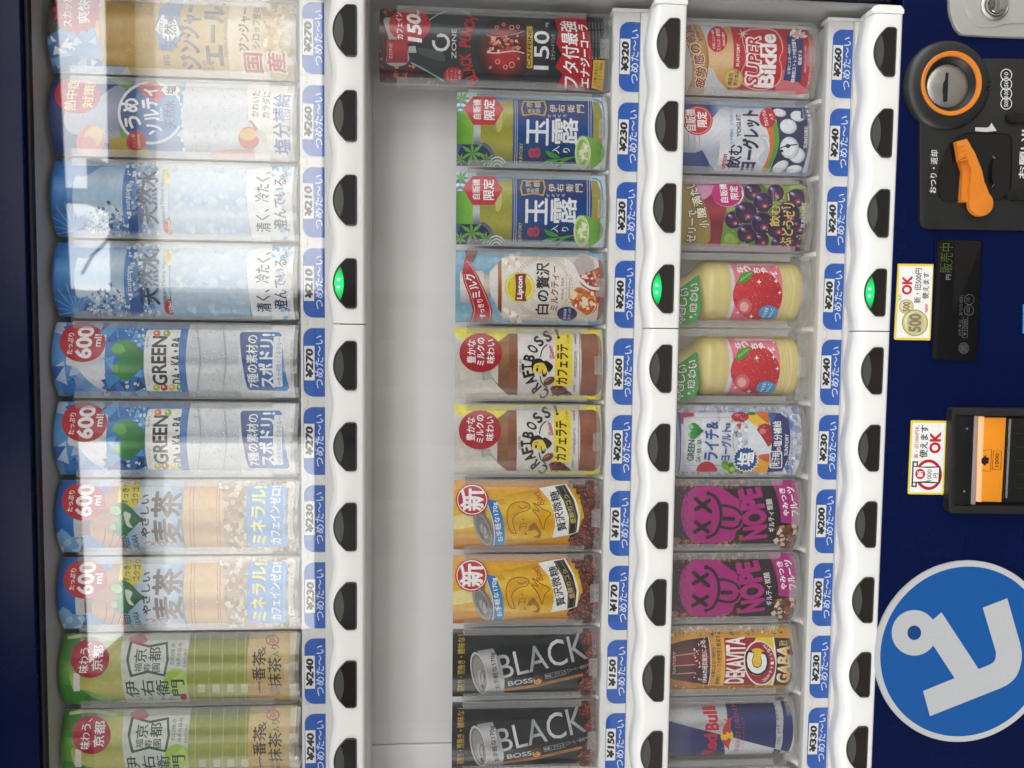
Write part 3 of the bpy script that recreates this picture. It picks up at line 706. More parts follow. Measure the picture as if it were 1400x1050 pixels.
def art_barley():
    A = card_art(0, 6, 60, 645, Zs, CH1)
    A.R(0, 0, 1320, 440, gx((60, '#175fb4'), (220, '#3484cc'), (330, '#4f97d6'), (480, '#a9cbe8'), (700, '#4f96d4'), (720, '#b27434')))
    A.S(30, [(80, 330), (170, 330), (170, 420), (80, 420)], (14, 40), ('#7fb2de', '#a9cdec', '#cfe3f4'), seed=3, jag=.3)
    A.P([(155, 250), (200, 215), (232, 260), (300, 150), (345, 50), (400, 40), (420, 60), (420, 400), (380, 410), (300, 370), (232, 320), (190, 330)], gy((40, '#8f5422'), (140, '#c98842'), (230, '#a2642c'), (320, '#d49a58'), (420, '#8a5024')), True)
    A.P([(150, 235), (195, 235), (200, 330), (155, 330)], '#d8dde2'); A.P([(200, 245), (235, 245), (235, 320), (200, 320)], '#5e2f16')
    for x in (290, 330, 365): A.L([(x, 380), (x + 18, 330), (x + 20, 280)], 5, '#7c4720', True)
    A.drops(40, 240, 60, 420, 400, 8, '#8f5a2a', '#e3b884')
    A.E(202, 148, 110, 98, '#c4222e'); A.T('たっぷり', 136, 148, 108, 28, '#ffffff', 0.02); A.T('600', 205, 145, 160, 84, '#ffffff', 0.035); A.T('ml', 270, 145, 52, 38, '#ffffff', 0.02)
    A.R(420, 20, 715, 425, gx((420, '#8db9e0'), (520, '#dbe8f2'), (620, '#b5d2ec'), (715, '#5a9fd8')))
    A.P([(372, 150), (388, 50), (490, 45), (492, 130), (462, 180), (380, 172)], '#e9d634'); A.T('すっきり', 412, 108, 108, 36, '#1f4a2c', 0.02, rot=3); A.T('ゴクゴク', 462, 104, 108, 36, '#1f4a2c', 0.02, rot=3)
    A.heart(398, 238, 170, 165, gx((320, '#2f9440'), (480, '#0f5c2a')), '#9fcf7a')
    A.P([(405, 200), (440, 215), (430, 250), (450, 280), (425, 275), (410, 245)], '#dfe9df', True)
    A.T('GREEN', 418, 362, 92, 32, '#1f4a38', 0.02); A.T('DAKARA', 466, 362, 92, 30, '#1f4a38', 0.02)
    A.T('やさしい', 508, 225, 215, 44, '#46291c', 0.03); A.T('麦茶', 618, 232, 255, 150, '#512818', 0.026)
    for k in range(5): A.L([(505 + k * 34, 360 + (k % 2) * 10), (540 + k * 30, 352), (560 + k * 30, 372)], 5, '#c9505a', True)
    A.P([(715, 30), (930, 30), (960, 120), (930, 230), (960, 330), (940, 425), (725, 425), (700, 230)], gy((30, '#a4642a'), (100, '#d8a458'), (200, '#e8bd74'), (270, '#b9803c'), (340, '#dba860'), (420, '#9c6028')))
    for x in (745, 762, 880, 892): A.L([(x, 40), (x - 8, 230), (x + 4, 420)], 4, '#8a5426', True)
    A.drops(30, 740, 60, 930, 410, 9, '#b57a3c', '#f3d8a8')
    A.R(925, 20, 1320, 430, '#a8865c')
    A.S(420, [(900, 40), (1320, 40), (1320, 425), (930, 425)], (6, 26), ('#d8c8a8', '#f1e8d6', '#a37c4c', '#c2a377', '#8a6438', '#e6d8bc', '#b89468'), seed=6, sides=5, jag=.35)
    A.P([(1032, 80), (1052, 62), (1215, 62), (1232, 80), (1234, 355), (1215, 375), (1050, 375), (1030, 355)], gx((1030, '#3f90d8'), (1234, '#5aa2e0')))
    A.T('ミネラル!', 1083, 222, 290, 76, '#f4ea4c', 0.035); A.T('カフェインゼロ!', 1165, 222, 290, 54, '#ffffff', 0.028)
    A.T('無香料・無着色 GREEN DAKARA', 1210, 225, 230, 11, '#d8e8f4', 0)
    A.R(1236, 130, 1262, 335, '#e9e2d2', 6); A.T('デザインはイメージです。', 1249, 232, 195, 17, '#6a5a48', 0)
    return A
def art_greentea():
    A = card_art(0, 8, 60, 850, Zs, CH1)
    A.R(0, 0, 1320, 480, gx((60, '#4f8f34'), (180, '#6fa848'), (330, '#a9c872'), (420, '#bcd07c')))
    A.P([(80, 40), (260, 60), (200, 170), (90, 190)], '#3f7f2c', True); A.P([(60, 330), (160, 330), (300, 400), (420, 380), (420, 480), (60, 480)], '#3f8a2e', True)
    A.L([(120, 80), (260, 70), (420, 110)], 14, '#cfe09a', True)
    A.P([(130, 255), (180, 250), (260, 180), (330, 120), (430, 80), (430, 400), (300, 370), (180, 340), (150, 345)], gy((80, '#b9b84e'), (170, '#dad98a'), (240, '#a8ab44'), (320, '#d2d27c'), (400, '#a2a540')), True)
    A.R(150, 260, 182, 350, '#e6e8e2')
    A.E(232, 186, 98, 98, '#b1213a'); A.T('味わう、', 202, 185, 150, 50, '#ffffff', 0.014); A.T('京都', 270, 185, 128, 56, '#ffffff', 0.014)
    A.P([(400, 60), (745, 60), (735, 410), (420, 410), (395, 300)], gy((60, '#c9cfc4'), (140, '#e8e9e0'), (230, '#d0d6ca'), (320, '#e4e6dc'), (400, '#c0c8ba')))
    A.P([(415, 190), (435, 95), (530, 118), (625, 100), (630, 190), (612, 278), (525, 258), (435, 280)], '#1f5a44'); A.P([(428, 190), (446, 108), (530, 131), (614, 114), (618, 190), (602, 264), (525, 244), (446, 266)], '#dfe3d8')
    A.T('京', 487, 172, 68, 62, '#25453a', 0.014); A.T('都', 560, 165, 72, 60, '#25453a', 0.014)
    for ch, x in (('福', 475), ('寿', 520), ('園', 565)): A.T(ch, x, 232, 44, 38, '#25453a', 0.01)
    A.E(665, 300, 62, 66, '#a9cf48'); A.P([(630, 320), (700, 250), (720, 330), (670, 360)], '#c5de6e', True)
    for ch, x, y in (('伊', 445, 340), ('右', 522, 335), ('衛', 598, 335), ('門', 678, 335)): A.T(ch, x, y, 80, 66, '#1f5240', 0.014)
    A.T('石臼挽き', 648, 165, 110, 20, '#4a5a4c', 0); A.T('抹茶の旨み', 680, 165, 120, 20, '#4a5a4c', 0); A.T('SUNTORY', 712, 185, 90, 15, '#5a6a5c', 0)
    for ch, x in (('い', 480), ('え', 540), ('も', 600), ('ん', 640)): A.T(ch, x, 385, 24, 22, '#4a6a55', 0)
    A.E(705, 380, 16, 18, '#b1213a'); A.P([(430, 80), (500, 62), (520, 100), (460, 110)], '#c05a66', True)
    A.R(742, 40, 1045, 420, gy((50, '#5f6a3a'), (90, '#7f8a34'), (140, '#a8ac48'), (190, '#8a9238'), (240, '#b5b75c'), (300, '#97a03e'), (340, '#c0c272'), (400, '#7f8838')))
    for x in (765, 840, 905, 975, 1020): A.L([(x, 60), (x - 6, 230), (x, 400)], 4, '#c5c884', True)
    for x in (795, 868, 940, 1012): A.R(x - 18, 315, x + 18, 355, '#d5d6b4')
    A.R(1040, 30, 1320, 420, gy((60, '#c9ac68'), (140, '#e6d09a'), (230, '#d4b876'), (320, '#cca860'), (400, '#c09a52')))
    A.T('一番茶', 1083, 262, 205, 66, '#25251c', 0.014); A.T('&', 1098, 145, 44, 40, '#5a5a4c', 0); A.T('抹茶', 1162, 258, 150, 68, '#25251c', 0.014); A.T('入り', 1165, 148, 62, 44, '#3c3c30', 0)
    A.T('石臼', 1148, 350, 36, 22, '#3c3c30', 0); A.T('挽き', 1178, 350, 36, 22, '#3c3c30', 0)
    A.E(1152, 92, 34, 26, '#c05a6a'); A.E(1152, 92, 27, 20, '#dcc692'); A.T('茶', 1152, 92, 30, 34, '#c04a5c', 0.01)
    return A
def art_cola():
    A = card_art(1, 0, 510, 0, 340 / 1400, CH2G)
    A.R(0, 0, 1400, 560, gx((30, '#3a1614'), (200, '#4a1c18'), (330, '#202426'), (1400, '#191b1c')))
    A.S(260, [(40, 280), (200, 350), (380, 470), (640, 500), (640, 560), (40, 560)], (4, 16), ('#7a2c22', '#a0503c', '#3a0f0c', '#c08a64', '#5a1a16'), seed=3, sides=6, jag=.4)
    A.S(140, [(40, 20), (330, 20), (300, 90), (60, 90)], (4, 15), ('#7a2c22', '#a0503c', '#3a0f0c', '#c08a64'), seed=4, sides=6, jag=.4)
    A.P([(60, 110), (90, 230), (80, 360), (190, 362), (210, 250), (140, 120)], '#a9a4a4', True)
    A.R(78, 225, 196, 356, gy((225, '#7a1820'), (290, '#b8303a'), (356, '#8a1c26'))); A.T('ZONE', 100, 290, 90, 18, '#e0c0c0', 0)
    A.P([(196, 230), (240, 225), (330, 110), (420, 66), (560, 75), (1080, 100), (1080, 480), (560, 470), (420, 470), (300, 400), (215, 355)], gy((60, '#0f1213'), (150, '#33393b'), (260, '#1b1f21'), (400, '#2c3133'), (480, '#0e1011')), True)
    A.L([(240, 215), (320, 115), (420, 66), (545, 78)], 9, '#7fb4bc', True); A.L([(215, 355), (300, 400), (400, 460)], 7, '#8fb0b4', True)
    A.P([(200, 265), (240, 262), (245, 300), (200, 300)], '#b0b4b6'); A.P([(260, 275), (380, 290), (400, 350), (270, 310)], '#484e50', True)
    A.E(207, 145, 117, 98, '#b8202c'); A.T('カフェイン', 148, 145, 150, 36, '#ffffff', 0.02, rot=4); A.T('150', 232, 155, 150, 78, '#ffffff', 0.04, rot=4, sh=.2); A.T('mg', 258, 78, 36, 24, '#ffffff', 0.02)
    A.RG(383, 242, 42, 42, 16, '#dcdcdc', 40, 255, 555); A.L([(360, 205), (392, 205)], 14, '#dcdcdc')
    A.T('ZONE', 456, 246, 168, 26, '#dcdcdc', 0.0)
    A.TA('BLACK PUNCH', 905, 280, 388, -30, 28, 62, '#b8222e', 0.035, 0.55)
    A.E(452, 425, 53, 42, '#b8202c')
    for k, t in enumerate(('エナジー', 'ドリンク', 'カフェイン', '含有')): A.T(t, 420 + k * 22, 425, 54, 14, '#f0d8d8', 0)
    for k in range(12):
        t = k / 11; A.E(742, 285, 165 - 100 * t, 185 - 100 * t, ('#%02x%02x%02x' % (int(34 + 150 * t), int(28 + 14 * t), int(31 + 18 * t))))
    A.P([(640, 205), (700, 215), (790, 200), (850, 180), (850, 305), (790, 295), (700, 300), (640, 300)], '#5a161a', True)
    A.S(70, [(645, 210), (820, 205), (820, 295), (645, 295)], (6, 18), ('#c0504a', '#3a0d10', '#e08a70', '#8a2a2c', '#f0c0a0'), seed=8, sides=5, jag=.3)
    A.L([(640, 300), (700, 303), (790, 292), (850, 305)], 6, '#e6d8d0', True); A.L([(640, 203), (700, 212), (790, 198), (850, 180)], 4, '#c09a94', True)
    for x, y, r in ((695, 160, 9), (735, 142, 8), (780, 160, 12), (815, 155, 9), (700, 352, 12), (660, 385, 6), (745, 382, 11), (780, 370, 15), (818, 335, 5)): A.RG(x, y, r, r, 4, '#e8b090', 14)
    A.R(864, 152, 896, 388, '#d0a838', 3); A.T('CAFFEINE', 880, 270, 210, 22, '#1a1a1a', 0.02)
    A.T('150', 948, 282, 216, 86, '#ececec', 0.01); A.T('mg', 980, 145, 26, 18, '#ececec', 0); A.T('エナジードリンク', 1012, 268, 145, 22, '#d0d0d0', 0)
    A.P([(1035, 500), (1065, 420), (1025, 380), (1060, 310), (1030, 250), (1045, 190), (1015, 110), (1120, 95), (1195, 105), (1215, 200), (1232, 300), (1230, 400), (1215, 515)], '#b3212c')
    A.T('フタ付最強', 1110, 295, 372, 92, '#ffffff', 0.018, rot=4, sh=.15); A.T('エナジーコーラ', 1190, 305, 348, 52, '#ffffff', 0.03, rot=4, sh=.15)
    for k in range(5): A.T('●カフェインを多く含むためお子様・妊娠中の方', 1218 + k * 18, 225, 205, 11, '#9aa0a0', 0)
    A.P([(1238, 342), (1302, 345), (1290, 515), (1226, 500)], '#d6ac30'); A.T('△注意:1本あたり', 1252, 425, 135, 22, '#20180a', 0.01); A.T('カフェイン150mg', 1278, 428, 140, 22, '#20180a', 0.01)
    return A
def maple(A, x, y, r, c, rot=0):
    for k in range(7):
        a = R_(rot + k * 360 / 7); ln = r * (1 if k % 2 == 0 else 0.8)
        A.P([(x, y), (x + .45 * ln * math.cos(a - .3), y + .45 * ln * math.sin(a - .3)), (x + ln * math.cos(a), y + ln * math.sin(a)), (x + .45 * ln * math.cos(a + .3), y + .45 * ln * math.sin(a + .3))], c)
Z2 = 240 / 1400
def art_gyokuro():
    A = card_art(1, 2, 610, 230, Z2, CH2)
    A.R(40, 0, 1280, 680, gx((60, '#9cc4d8'), (300, '#5f7a9c'), (600, '#8fa4b4'), (1100, '#a9c8d8'), (1240, '#cfe0e6')))
    A.R(40, 0, 240, 200, '#cfe4ee')
    for r in (95, 72, 48, 24): A.E(110, 190, r, r, '#2f86b8' if r in (95, 48) else '#e9f2f4', 0, 24, 180, 360)
    A.R(40, 180, 225, 445, gx((60, '#3f8a24'), (140, '#6fb033'), (225, '#94c544')))
    A.P([(40, 445), (240, 445), (330, 470), (420, 590), (440, 680), (40, 680)], '#1c2a4c')
    A.P([(60, 445), (120, 440), (90, 520), (60, 540)], '#2f6f9c')
    A.R(213, 280, 272, 445, gy((280, '#8a9396'), (340, '#dfe3e2'), (400, '#a4adb0'), (445, '#6f7c86')))
    A.P([(268, 290), (420, 110), (480, 85), (540, 85), (540, 585), (470, 580), (350, 520), (300, 435), (268, 430)], gy((90, '#8f8e34'), (200, '#b5b24c'), (330, '#9c9a38'), (440, '#b0ad46'), (580, '#7f7e2c')), False)
    A.P([(300, 430), (350, 470), (400, 560), (460, 600), (440, 640), (370, 560), (320, 480), (270, 445)], '#5f6484', True)
    for r in (120, 95, 70): A.RG(400, 660, r * .7, r, 9, '#dfe4ea', 24, 180, 320)
    A.P([(395, 170), (430, 130), (440, 300), (400, 340)], '#c9c670', True)
    A.P([(130, 160), (212, 60), (376, 60), (454, 165), (380, 293), (212, 293)], '#c42632'); A.T('自販機', 240, 165, 158, 62, '#ffffff', 0.018); A.T('限定', 337, 168, 162, 88, '#ffffff', 0.018)
    A.P([(525, 85), (1150, 95), (1162, 200), (1160, 420), (1120, 590), (520, 585)], gy((90, '#2a3c78'), (180, '#1c2f6c'), (300, '#1d4c92'), (420, '#164a86'), (590, '#152553')))
    for x in (540, 556, 1122, 1140): A.L([(x, 88), (x + 3, 330), (x - 2, 588)], 4, '#cfd6e4', True)
    A.P([(588, 160), (605, 92), (690, 98), (780, 92), (794, 160), (778, 222), (690, 206), (602, 222)], '#c0a050'); A.P([(600, 160), (614, 104), (690, 110), (770, 104), (782, 160), (768, 208), (690, 194), (612, 208)], '#1c2c62')
    A.T('京', 655, 128, 48, 46, '#d8cfa4', 0.01); A.T('都', 722, 128, 50, 48, '#d8cfa4', 0.01)
    for ch, x in (('福', 655), ('寿', 690), ('園', 725)): A.T(ch, x, 178, 34, 30, '#d8cfa4', 0)
    A.T('玉', 720, 342, 205, 170, '#f2f2f2', 0.02); A.T('露', 938, 335, 205, 200, '#f2f2f2', 0.018)
    A.T('入', 865, 482, 60, 56, '#f2f2f2', 0.012); A.T('り', 948, 486, 34, 56, '#f2f2f2', 0.01)
    for ch, x in (('伊', 845), ('右', 908), ('衛', 985), ('門', 1060)): A.T(ch, x, 158, 64, 56, '#e6dcc0', 0.01)
    for ch, x in (('ぎ', 812), ('ょ', 852), ('く', 892), ('ろ', 935)): A.T(ch, x, 218, 26, 24, '#e9e9e9', 0)
    A.T('SUNTORY', 588, 508, 150, 26, '#d8c890', 0.01)
    A.E(675, 508, 28, 36, '#c43a44'); A.E(715, 505, 28, 40, '#c43a44'); A.T('茶', 715, 505, 44, 40, '#1c3a78', 0.01); A.T('綾', 675, 508, 40, 36, '#1c3a78', 0)
    A.P([(1155, 100), (1200, 100), (1228, 170), (1228, 430), (1200, 470), (1150, 470), (1162, 300)], '#9a9436')
    A.L([(1160, 80), (1215, 95), (1240, 160), (1245, 400)], 14, '#3f9ad0', True)
    for pts in ([(780, 490), (850, 510), (895, 545), (820, 540)], [(890, 590), (930, 545), (1000, 540), (940, 570)], [(755, 600), (800, 560), (880, 560), (830, 590)], [(870, 620), (910, 575), (930, 570), (905, 610)]): A.P(pts, '#4f9a3a', True)
    A.L([(760, 600), (880, 560), (1020, 535)], 6, '#6fae4a', True)
    A.P([(1040, 395), (1130, 385), (1240, 450), (1235, 560), (1110, 640), (1040, 620)], gx((1020, '#9cc45a'), (1240, '#5a9a2c')), True)
    A.E(1078, 505, 58, 118, '#c9dca0', 0); A.E(1075, 500, 44, 96, '#8fb84c', 0)
    A.S(26, [(1040, 440), (1110, 430), (1110, 570), (1045, 570)], (8, 26), ('#dfeac0', '#b5d07c', '#eef4dc'), seed=5, sides=5, jag=.3); A.RG(1078, 505, 60, 122, 5, '#e6f0d4', 30)
    for x, y, r, q in ((205, 515, 112, 8), (108, 560, 66, 30), (315, 565, 78, 15), (122, 78, 72, 0)): maple(A, x, y, r, '#6fae48', q)
    for k in range(4): A.RG(800, 650, 60 - 14 * k, 75 - 17 * k, 5, '#7fb4d4', 20, 180, 360)
    return A
def art_milktea():
    A = card_art(1, 3, 610, 335, Z2, CH2)
    A.R(40, 0, 1300, 680, '#7fb2cc'); A.S(150, [(80, 60), (1250, 60), (1250, 620), (80, 620)], (10, 40), ('#86b8d2', '#78abc6', '#8fc0d8'), seed=2, jag=.4)
    A.R(110, 205, 300, 460, gy((205, '#c4c2be'), (280, '#efedea'), (380, '#dedbd6'), (460, '#b4b2ae')), 14)
    A.P([(300, 225), (350, 235), (350, 390), (300, 410)], gy((230, '#b9a890'), (310, '#e8dcc8'), (400, '#b09c82')))
    A.P([(348, 215), (415, 140), (448, 110), (448, 585), (415, 510), (348, 380)], gy((110, '#c9c4bc'), (260, '#f2efea'), (420, '#dcd8d0'), (580, '#b9b4aa')))
    A.P([(412, 140), (442, 118), (442, 550), (412, 510)], gy((120, '#7a3418'), (220, '#c98a58'), (330, '#a2542c'), (550, '#7a3418')))
    A.P([(440, 110), (480, 90), (1140, 85), (1215, 110), (1245, 160), (1245, 540), (1200, 605), (480, 600), (440, 560)], gy((90, '#d6cdbf'), (200, '#f3eee4'), (420, '#e9e2d6'), (600, '#c9bfb0')))
    for cx_, cy_ in ((500, 150), (560, 115), (510, 545), (570, 570)):
        for k in range(5): A.E(cx_ + 34 * math.cos(k * 1.26), cy_ + 34 * math.sin(k * 1.26), 34, 20, '#f6f1e8' if k % 2 else '#dfd4c0', k * 72)
        A.E(cx_, cy_, 10, 10, '#c9a260')
    for k in range(60): a = R_(k * 6); A.E(770 + 236 * math.cos(a), 338 + 240 * math.sin(a), 5, 5, '#b5745a', 0, 6)
    A.RG(770, 338, 218, 222, 3, '#c0906a', 48)
    A.P([(150, 40), (255, 40), (215, 135), (160, 120)], '#7a1c28')
    A.P([(150, 95), (185, 130), (255, 250), (325, 400), (368, 520), (356, 640), (178, 640), (212, 520), (180, 400), (140, 300), (128, 225)], '#b4222e')
    A.L([(160, 130), (195, 160), (255, 280), (315, 410), (352, 520), (343, 640)], 4, '#efc0b8', True); A.L([(142, 230), (155, 300), (195, 400), (226, 520), (194, 640)], 4, '#efc0b8', True)
    A.T('ミルク', 215, 325, 205, 74, '#ffffff', 0.025, rot=20); A.T('すっきり', 280, 508, 155, 48, '#ffffff', 0.02, rot=12)
    A.E(585, 338, 119, 121, '#e9dc4a'); A.E(585, 338, 108, 110, '#f4ec9a'); A.E(585, 338, 100, 102, '#e0cf22')
    A.P([(548, 235), (575, 230), (640, 228), (628, 280), (636, 340), (628, 400), (640, 448), (575, 446), (548, 445), (556, 340)], '#8a2430'); A.T('Lipton', 592, 340, 182, 54, '#ffffff', 0.035)
    A.T('白の贅沢', 770, 345, 408, 104, '#241c2a', 0.022); A.T('ミルクティー', 865, 345, 355, 66, '#8f4428', 0.02)
    A.T('MILK TEA', 926, 345, 172, 18, '#7a6a58', 0); A.T('Our smooth and mellow milk tea', 955, 345, 220, 12, '#9a8a78', 0); A.T('The world tea master', 978, 345, 160, 12, '#9a8a78', 0)
    A.E(1085, 165, 102, 92, '#cfc6c2'); A.E(1095, 165, 84, 74, '#b9acac'); A.P([(940, 110), (1010, 150), (1060, 260), (1040, 290), (960, 200)], '#efeae6', True)
    A.P([(1060, 250), (1150, 210), (1225, 180), (1240, 260), (1230, 440), (1180, 460), (1160, 380), (1080, 320)], '#a8402a', True)
    A.S(40, [(1070, 230), (1220, 200), (1220, 340), (1100, 330)], (8, 26), ('#c9603c', '#e0a080', '#8a2a20', '#f0d0c0'), seed=9, sides=5, jag=.4)
    A.L([(1000, 190), (1080, 290), (1150, 340), (1220, 350)], 22, '#f1e9e2', True)
    A.P([(990, 430), (1040, 340), (1130, 370), (1200, 430), (1190, 520), (1120, 560), (1060, 520), (1000, 480)], '#c8702c', True)
    A.S(46, [(1000, 360), (1180, 380), (1180, 530), (1020, 500)], (10, 34), ('#e6a45c', '#b8541c', '#f4d8b0', '#d88838', '#f8e8d0'), seed=12, sides=5, jag=.4)
    A.L([(990, 440), (1020, 540), (1090, 580), (1160, 540), (1195, 470)], 5, '#f4ece0', True)
    A.E(962, 550, 80, 56, '#2a3060'); A.T('北海道産', 945, 550, 80, 24, '#d8d8e4', 0); A.T('生クリーム使用', 980, 550, 84, 20, '#d8d8e4', 0)
    A.P([(1208, 115), (1232, 125), (1248, 170), (1248, 530), (1225, 585), (1198, 600), (1212, 500), (1230, 330)], '#8f3020')
    return A
def art_latte():
    A = card_art(1, 4, 610, 445, Z2, CH2)
    A.R(40, 0, 1300, 640, '#d9d3c8'); A.P([(40, 0), (1300, 0), (1300, 640), (720, 640), (640, 300), (430, 130), (140, 120), (40, 60)], '#efdf34')
    A.P([(430, 125), (500, 60), (640, 60), (640, 560), (490, 560), (410, 485)], '#c9c4b8')
    A.R(110, 360, 290, 432, gx((110, '#e2ddd6'), (290, '#cdc8c0')), 6); A.P([(285, 375), (360, 370), (375, 420), (300, 440)], '#bdbab4'); A.L([(290, 375), (300, 440)], 8, '#9a9894'); A.L([(340, 372), (352, 425)], 6, '#a4a29e')
    A.L([(360, 415), (420, 480), (495, 550)], 7, '#8a8780', True)
    A.P([(415, 130), (500, 66), (1185, 66), (1225, 90), (1238, 140), (1238, 505), (1215, 545), (1175, 562), (495, 556), (412, 482)], gy((60, '#7a4630'), (150, '#9a6244'), (300, '#8a5238'), (420, '#96604a'), (560, '#6f3f2c')))
    A.P([(418, 132), (498, 70), (498, 550), (415, 478)], gy((70, '#8a5c38'), (200, '#a87c50'), (350, '#8c6040'), (550, '#7a4e34')))
    A.R(566, 40, 1066, 562, gy((60, '#cfcac4'), (200, '#efedea'), (400, '#e6e3de'), (560, '#c4beb6')))
    for y in range(60, 560, 14): A.E(566, y, 6, 5, '#96604a', 0, 6); A.E(1066, y, 6, 5, '#96604a', 0, 6)
    A.R(862, 50, 1000, 485, '#f0d93c'); A.T('カフェラテ', 927, 310, 320, 92, '#2c1a10', 0.035)
    cl = (('C', 785, 545, 60), ('R', 712, 500, 46), ('A', 674, 442, 30), ('F', 655, 384, 15), ('T', 648, 328, 4), ('B', 662, 258, -12), ('O', 690, 186, -28), ('S', 738, 124, -44), ('S', 806, 84, -60), ('!', 884, 62, -74))
    for ch, x, y, a in cl: A.T(ch, x, y, 50 if ch != '!' else 22, 88, '#35201a', 0.04, rot=a)
    A.P([(690, 380), (678, 320), (695, 275), (745, 262), (780, 285), (800, 280), (852, 325), (818, 372), (800, 345), (775, 300), (720, 305), (705, 370)], '#241c18', True)
    A.P([(690, 375), (705, 310), (770, 300), (800, 340), (800, 375), (755, 380), (720, 372)], '#ecd44a', True); A.E(725, 352, 9, 16, '#241c18'); A.L([(715, 325), (740, 318)], 6, '#241c18')
    A.L([(765, 350), (770, 385), (790, 400), (800, 375)], 9, '#241c18', True); A.E(780, 400, 14, 12, '#241c18')
    A.L([(752, 250), (766, 190), (806, 150)], 9, '#35201a', True); A.L([(748, 400), (762, 455), (806, 498)], 9, '#35201a', True)
    A.T('Boss', 835, 212, 100, 40, '#c4323c', 0.0, rot=12, sh=.3); A.L([(822, 150), (858, 250)], 4, '#c4323c')
    A.E(820, 442, 48, 28, '#6a3a20', -30); A.E(812, 436, 28, 12, '#b07a50', -30); A.L([(785, 462), (822, 440), (858, 420)], 5, '#35180c', True)
    A.E(880, 520, 46, 40, '#a8502c'); A.beans([(840, 490), (920, 480), (1010, 556), (850, 556)], 4, 30, 15)
    A.T('SINCE 1992', 592, 322, 108, 18, '#35201a', 0); A.T('CRAFTBOSS LATTE', 1030, 312, 212, 22, '#35201a', 0); A.T('suntory', 1030, 108, 76, 20, '#35201a', 0.01); A.T('600ml', 1018, 500, 56, 20, '#35201a', 0, sh=.2); A.T('コーヒー飲料', 970, 108, 70, 24, '#4a3a20', 0)
    A.E(275, 218, 170, 155, '#b2212e'); A.T('豊かな', 200, 208, 185, 68, '#ffffff', 0.016); A.T('ミルクの', 275, 208, 222, 62, '#ffffff', 0.025); A.T('味わい', 355, 206, 188, 66, '#ffffff', 0.016)
    return A
def art_gold():
    A = card_art(1, 6, 610, 650, Z2, CH2)
    A.R(30, 0, 1260, 640, gy((38, '#d8920e'), (150, '#eeb71c'), (300, '#f0c028'), (400, '#f6d868'), (480, '#e0a012'), (580, '#b8700a')))
    A.P([(60, 330), (300, 300), (300, 380), (60, 430)], '#f8e6a0', True)
    A.P([(985, 0), (1260, 0), (1260, 640), (985, 640), (990, 480), (1060, 450), (1100, 330), (1060, 130), (1010, 60)], '#4a1c12')
    A.beans([(985, 20), (1240, 20), (1240, 600), (985, 600), (985, 480), (1060, 450), (1110, 330), (1070, 130), (1010, 60)], 7, 230, 34)
    A.P([(335, 185), (740, 98), (900, 60), (1000, 72), (1072, 250), (1078, 340), (1050, 442), (960, 472), (470, 556), (380, 566), (300, 400)], gy((60, '#a86c08'), (160, '#e2ac1e'), (260, '#f2cc3e'), (380, '#d69c18'), (480, '#ecc040'), (560, '#9a6208')))
    A.E(300, 420, 68, 158, '#7d7b78', -22); A.E(290, 425, 56, 140, '#a7a5a2', -22); A.E(294, 425, 46, 122, '#86847f', -22); A.E(300, 440, 22, 62, '#b9b7b3', -22); A.RG(310, 430, 18, 44, 5, '#5a5854', 20); A.E(285, 480, 14, 30, '#6a6864', -22)
    A.P([(338, 186), (400, 196), (452, 330), (470, 480), (462, 552), (375, 556), (385, 480), (370, 360), (330, 250)], gx((330, '#1f6fb8'), (470, '#2f94c8')), False)
    A.L([(330, 230), (372, 360), (386, 480), (376, 556)], 8, '#dfe4e6', True)
    A.T('お手軽な170g', 412, 375, 315, 52, '#ffffff', 0.016, rot=10)
    for k in range(4): A.L([(400 + k * 14, 190 - k * 4), (440 + k * 12, 230 - k * 2)], 4, '#b07a10'); A.L([(482 + k * 12, 480), (490 + k * 12, 545)], 4, '#b07a10')
    BR = '#8a5a10'
    A.P([(555, 452), (520, 448), (492, 380), (484, 290), (520, 225), (600, 208), (660, 228), (690, 268), (640, 262), (560, 300), (530, 340), (545, 410)], '#e0a81e', True)
    A.L([(558, 458), (515, 446), (490, 370), (486, 290), (522, 224), (605, 206), (665, 230), (650, 270), (590, 290), (545, 320), (530, 370), (555, 450)], 7, BR, True)
    A.P([(690, 250), (745, 262), (832, 300), (790, 350), (772, 420), (750, 350), (700, 300)], '#e0a81e', True)
    A.L([(690, 215), (740, 280), (690, 270), (740, 340), (772, 425), (792, 350), (832, 298), (760, 258), (700, 215)], 7, BR, True)
    A.L([(570, 240), (610, 260), (650, 240)], 6, BR, True)
    for y0 in (385, 408): A.L([(585, y0 + 30), (592, y0), (635, y0 - 6), (632, y0 + 18)], 6, BR, True)
    A.L([(600, 345), (620, 345), (612, 365)], 5, BR, True); A.L([(610, 460), (640, 466), (622, 440)], 6, BR, True)
    A.P([(655, 410), (700, 370), (735, 420), (745, 480), (700, 490), (735, 460), (700, 425), (675, 440)], '#a8741a', True); A.L([(640, 440), (690, 400), (705, 370)], 5, BR, True); A.L([(695, 480), (740, 490), (752, 460), (735, 420)], 6, BR, True)
    A.T('Boss', 735, 178, 118, 52, '#b8482c', 0.0, rot=22, sh=.3); A.L([(690, 130), (780, 200), (792, 190)], 5, '#b8482c')
    A.P([(738, 98), (852, 76), (925, 200), (968, 330), (962, 472), (845, 492), (866, 400), (862, 320), (826, 200)], '#f0efec')
    A.P([(852, 76), (955, 62), (1030, 190), (1066, 320), (1050, 446), (962, 472), (968, 330), (925, 200)], '#efeeea')
    A.P([(862, 84), (945, 70), (1016, 195), (1048, 320), (1034, 448), (972, 464), (976, 330), (934, 200)], '#20262a')
    for dx in (0, 46): A.L([(876 + dx, 92 - dx * .2), (946 + dx, 205), (984 + dx, 330), (976 + dx, 455)], 3, '#b59a4a', True)
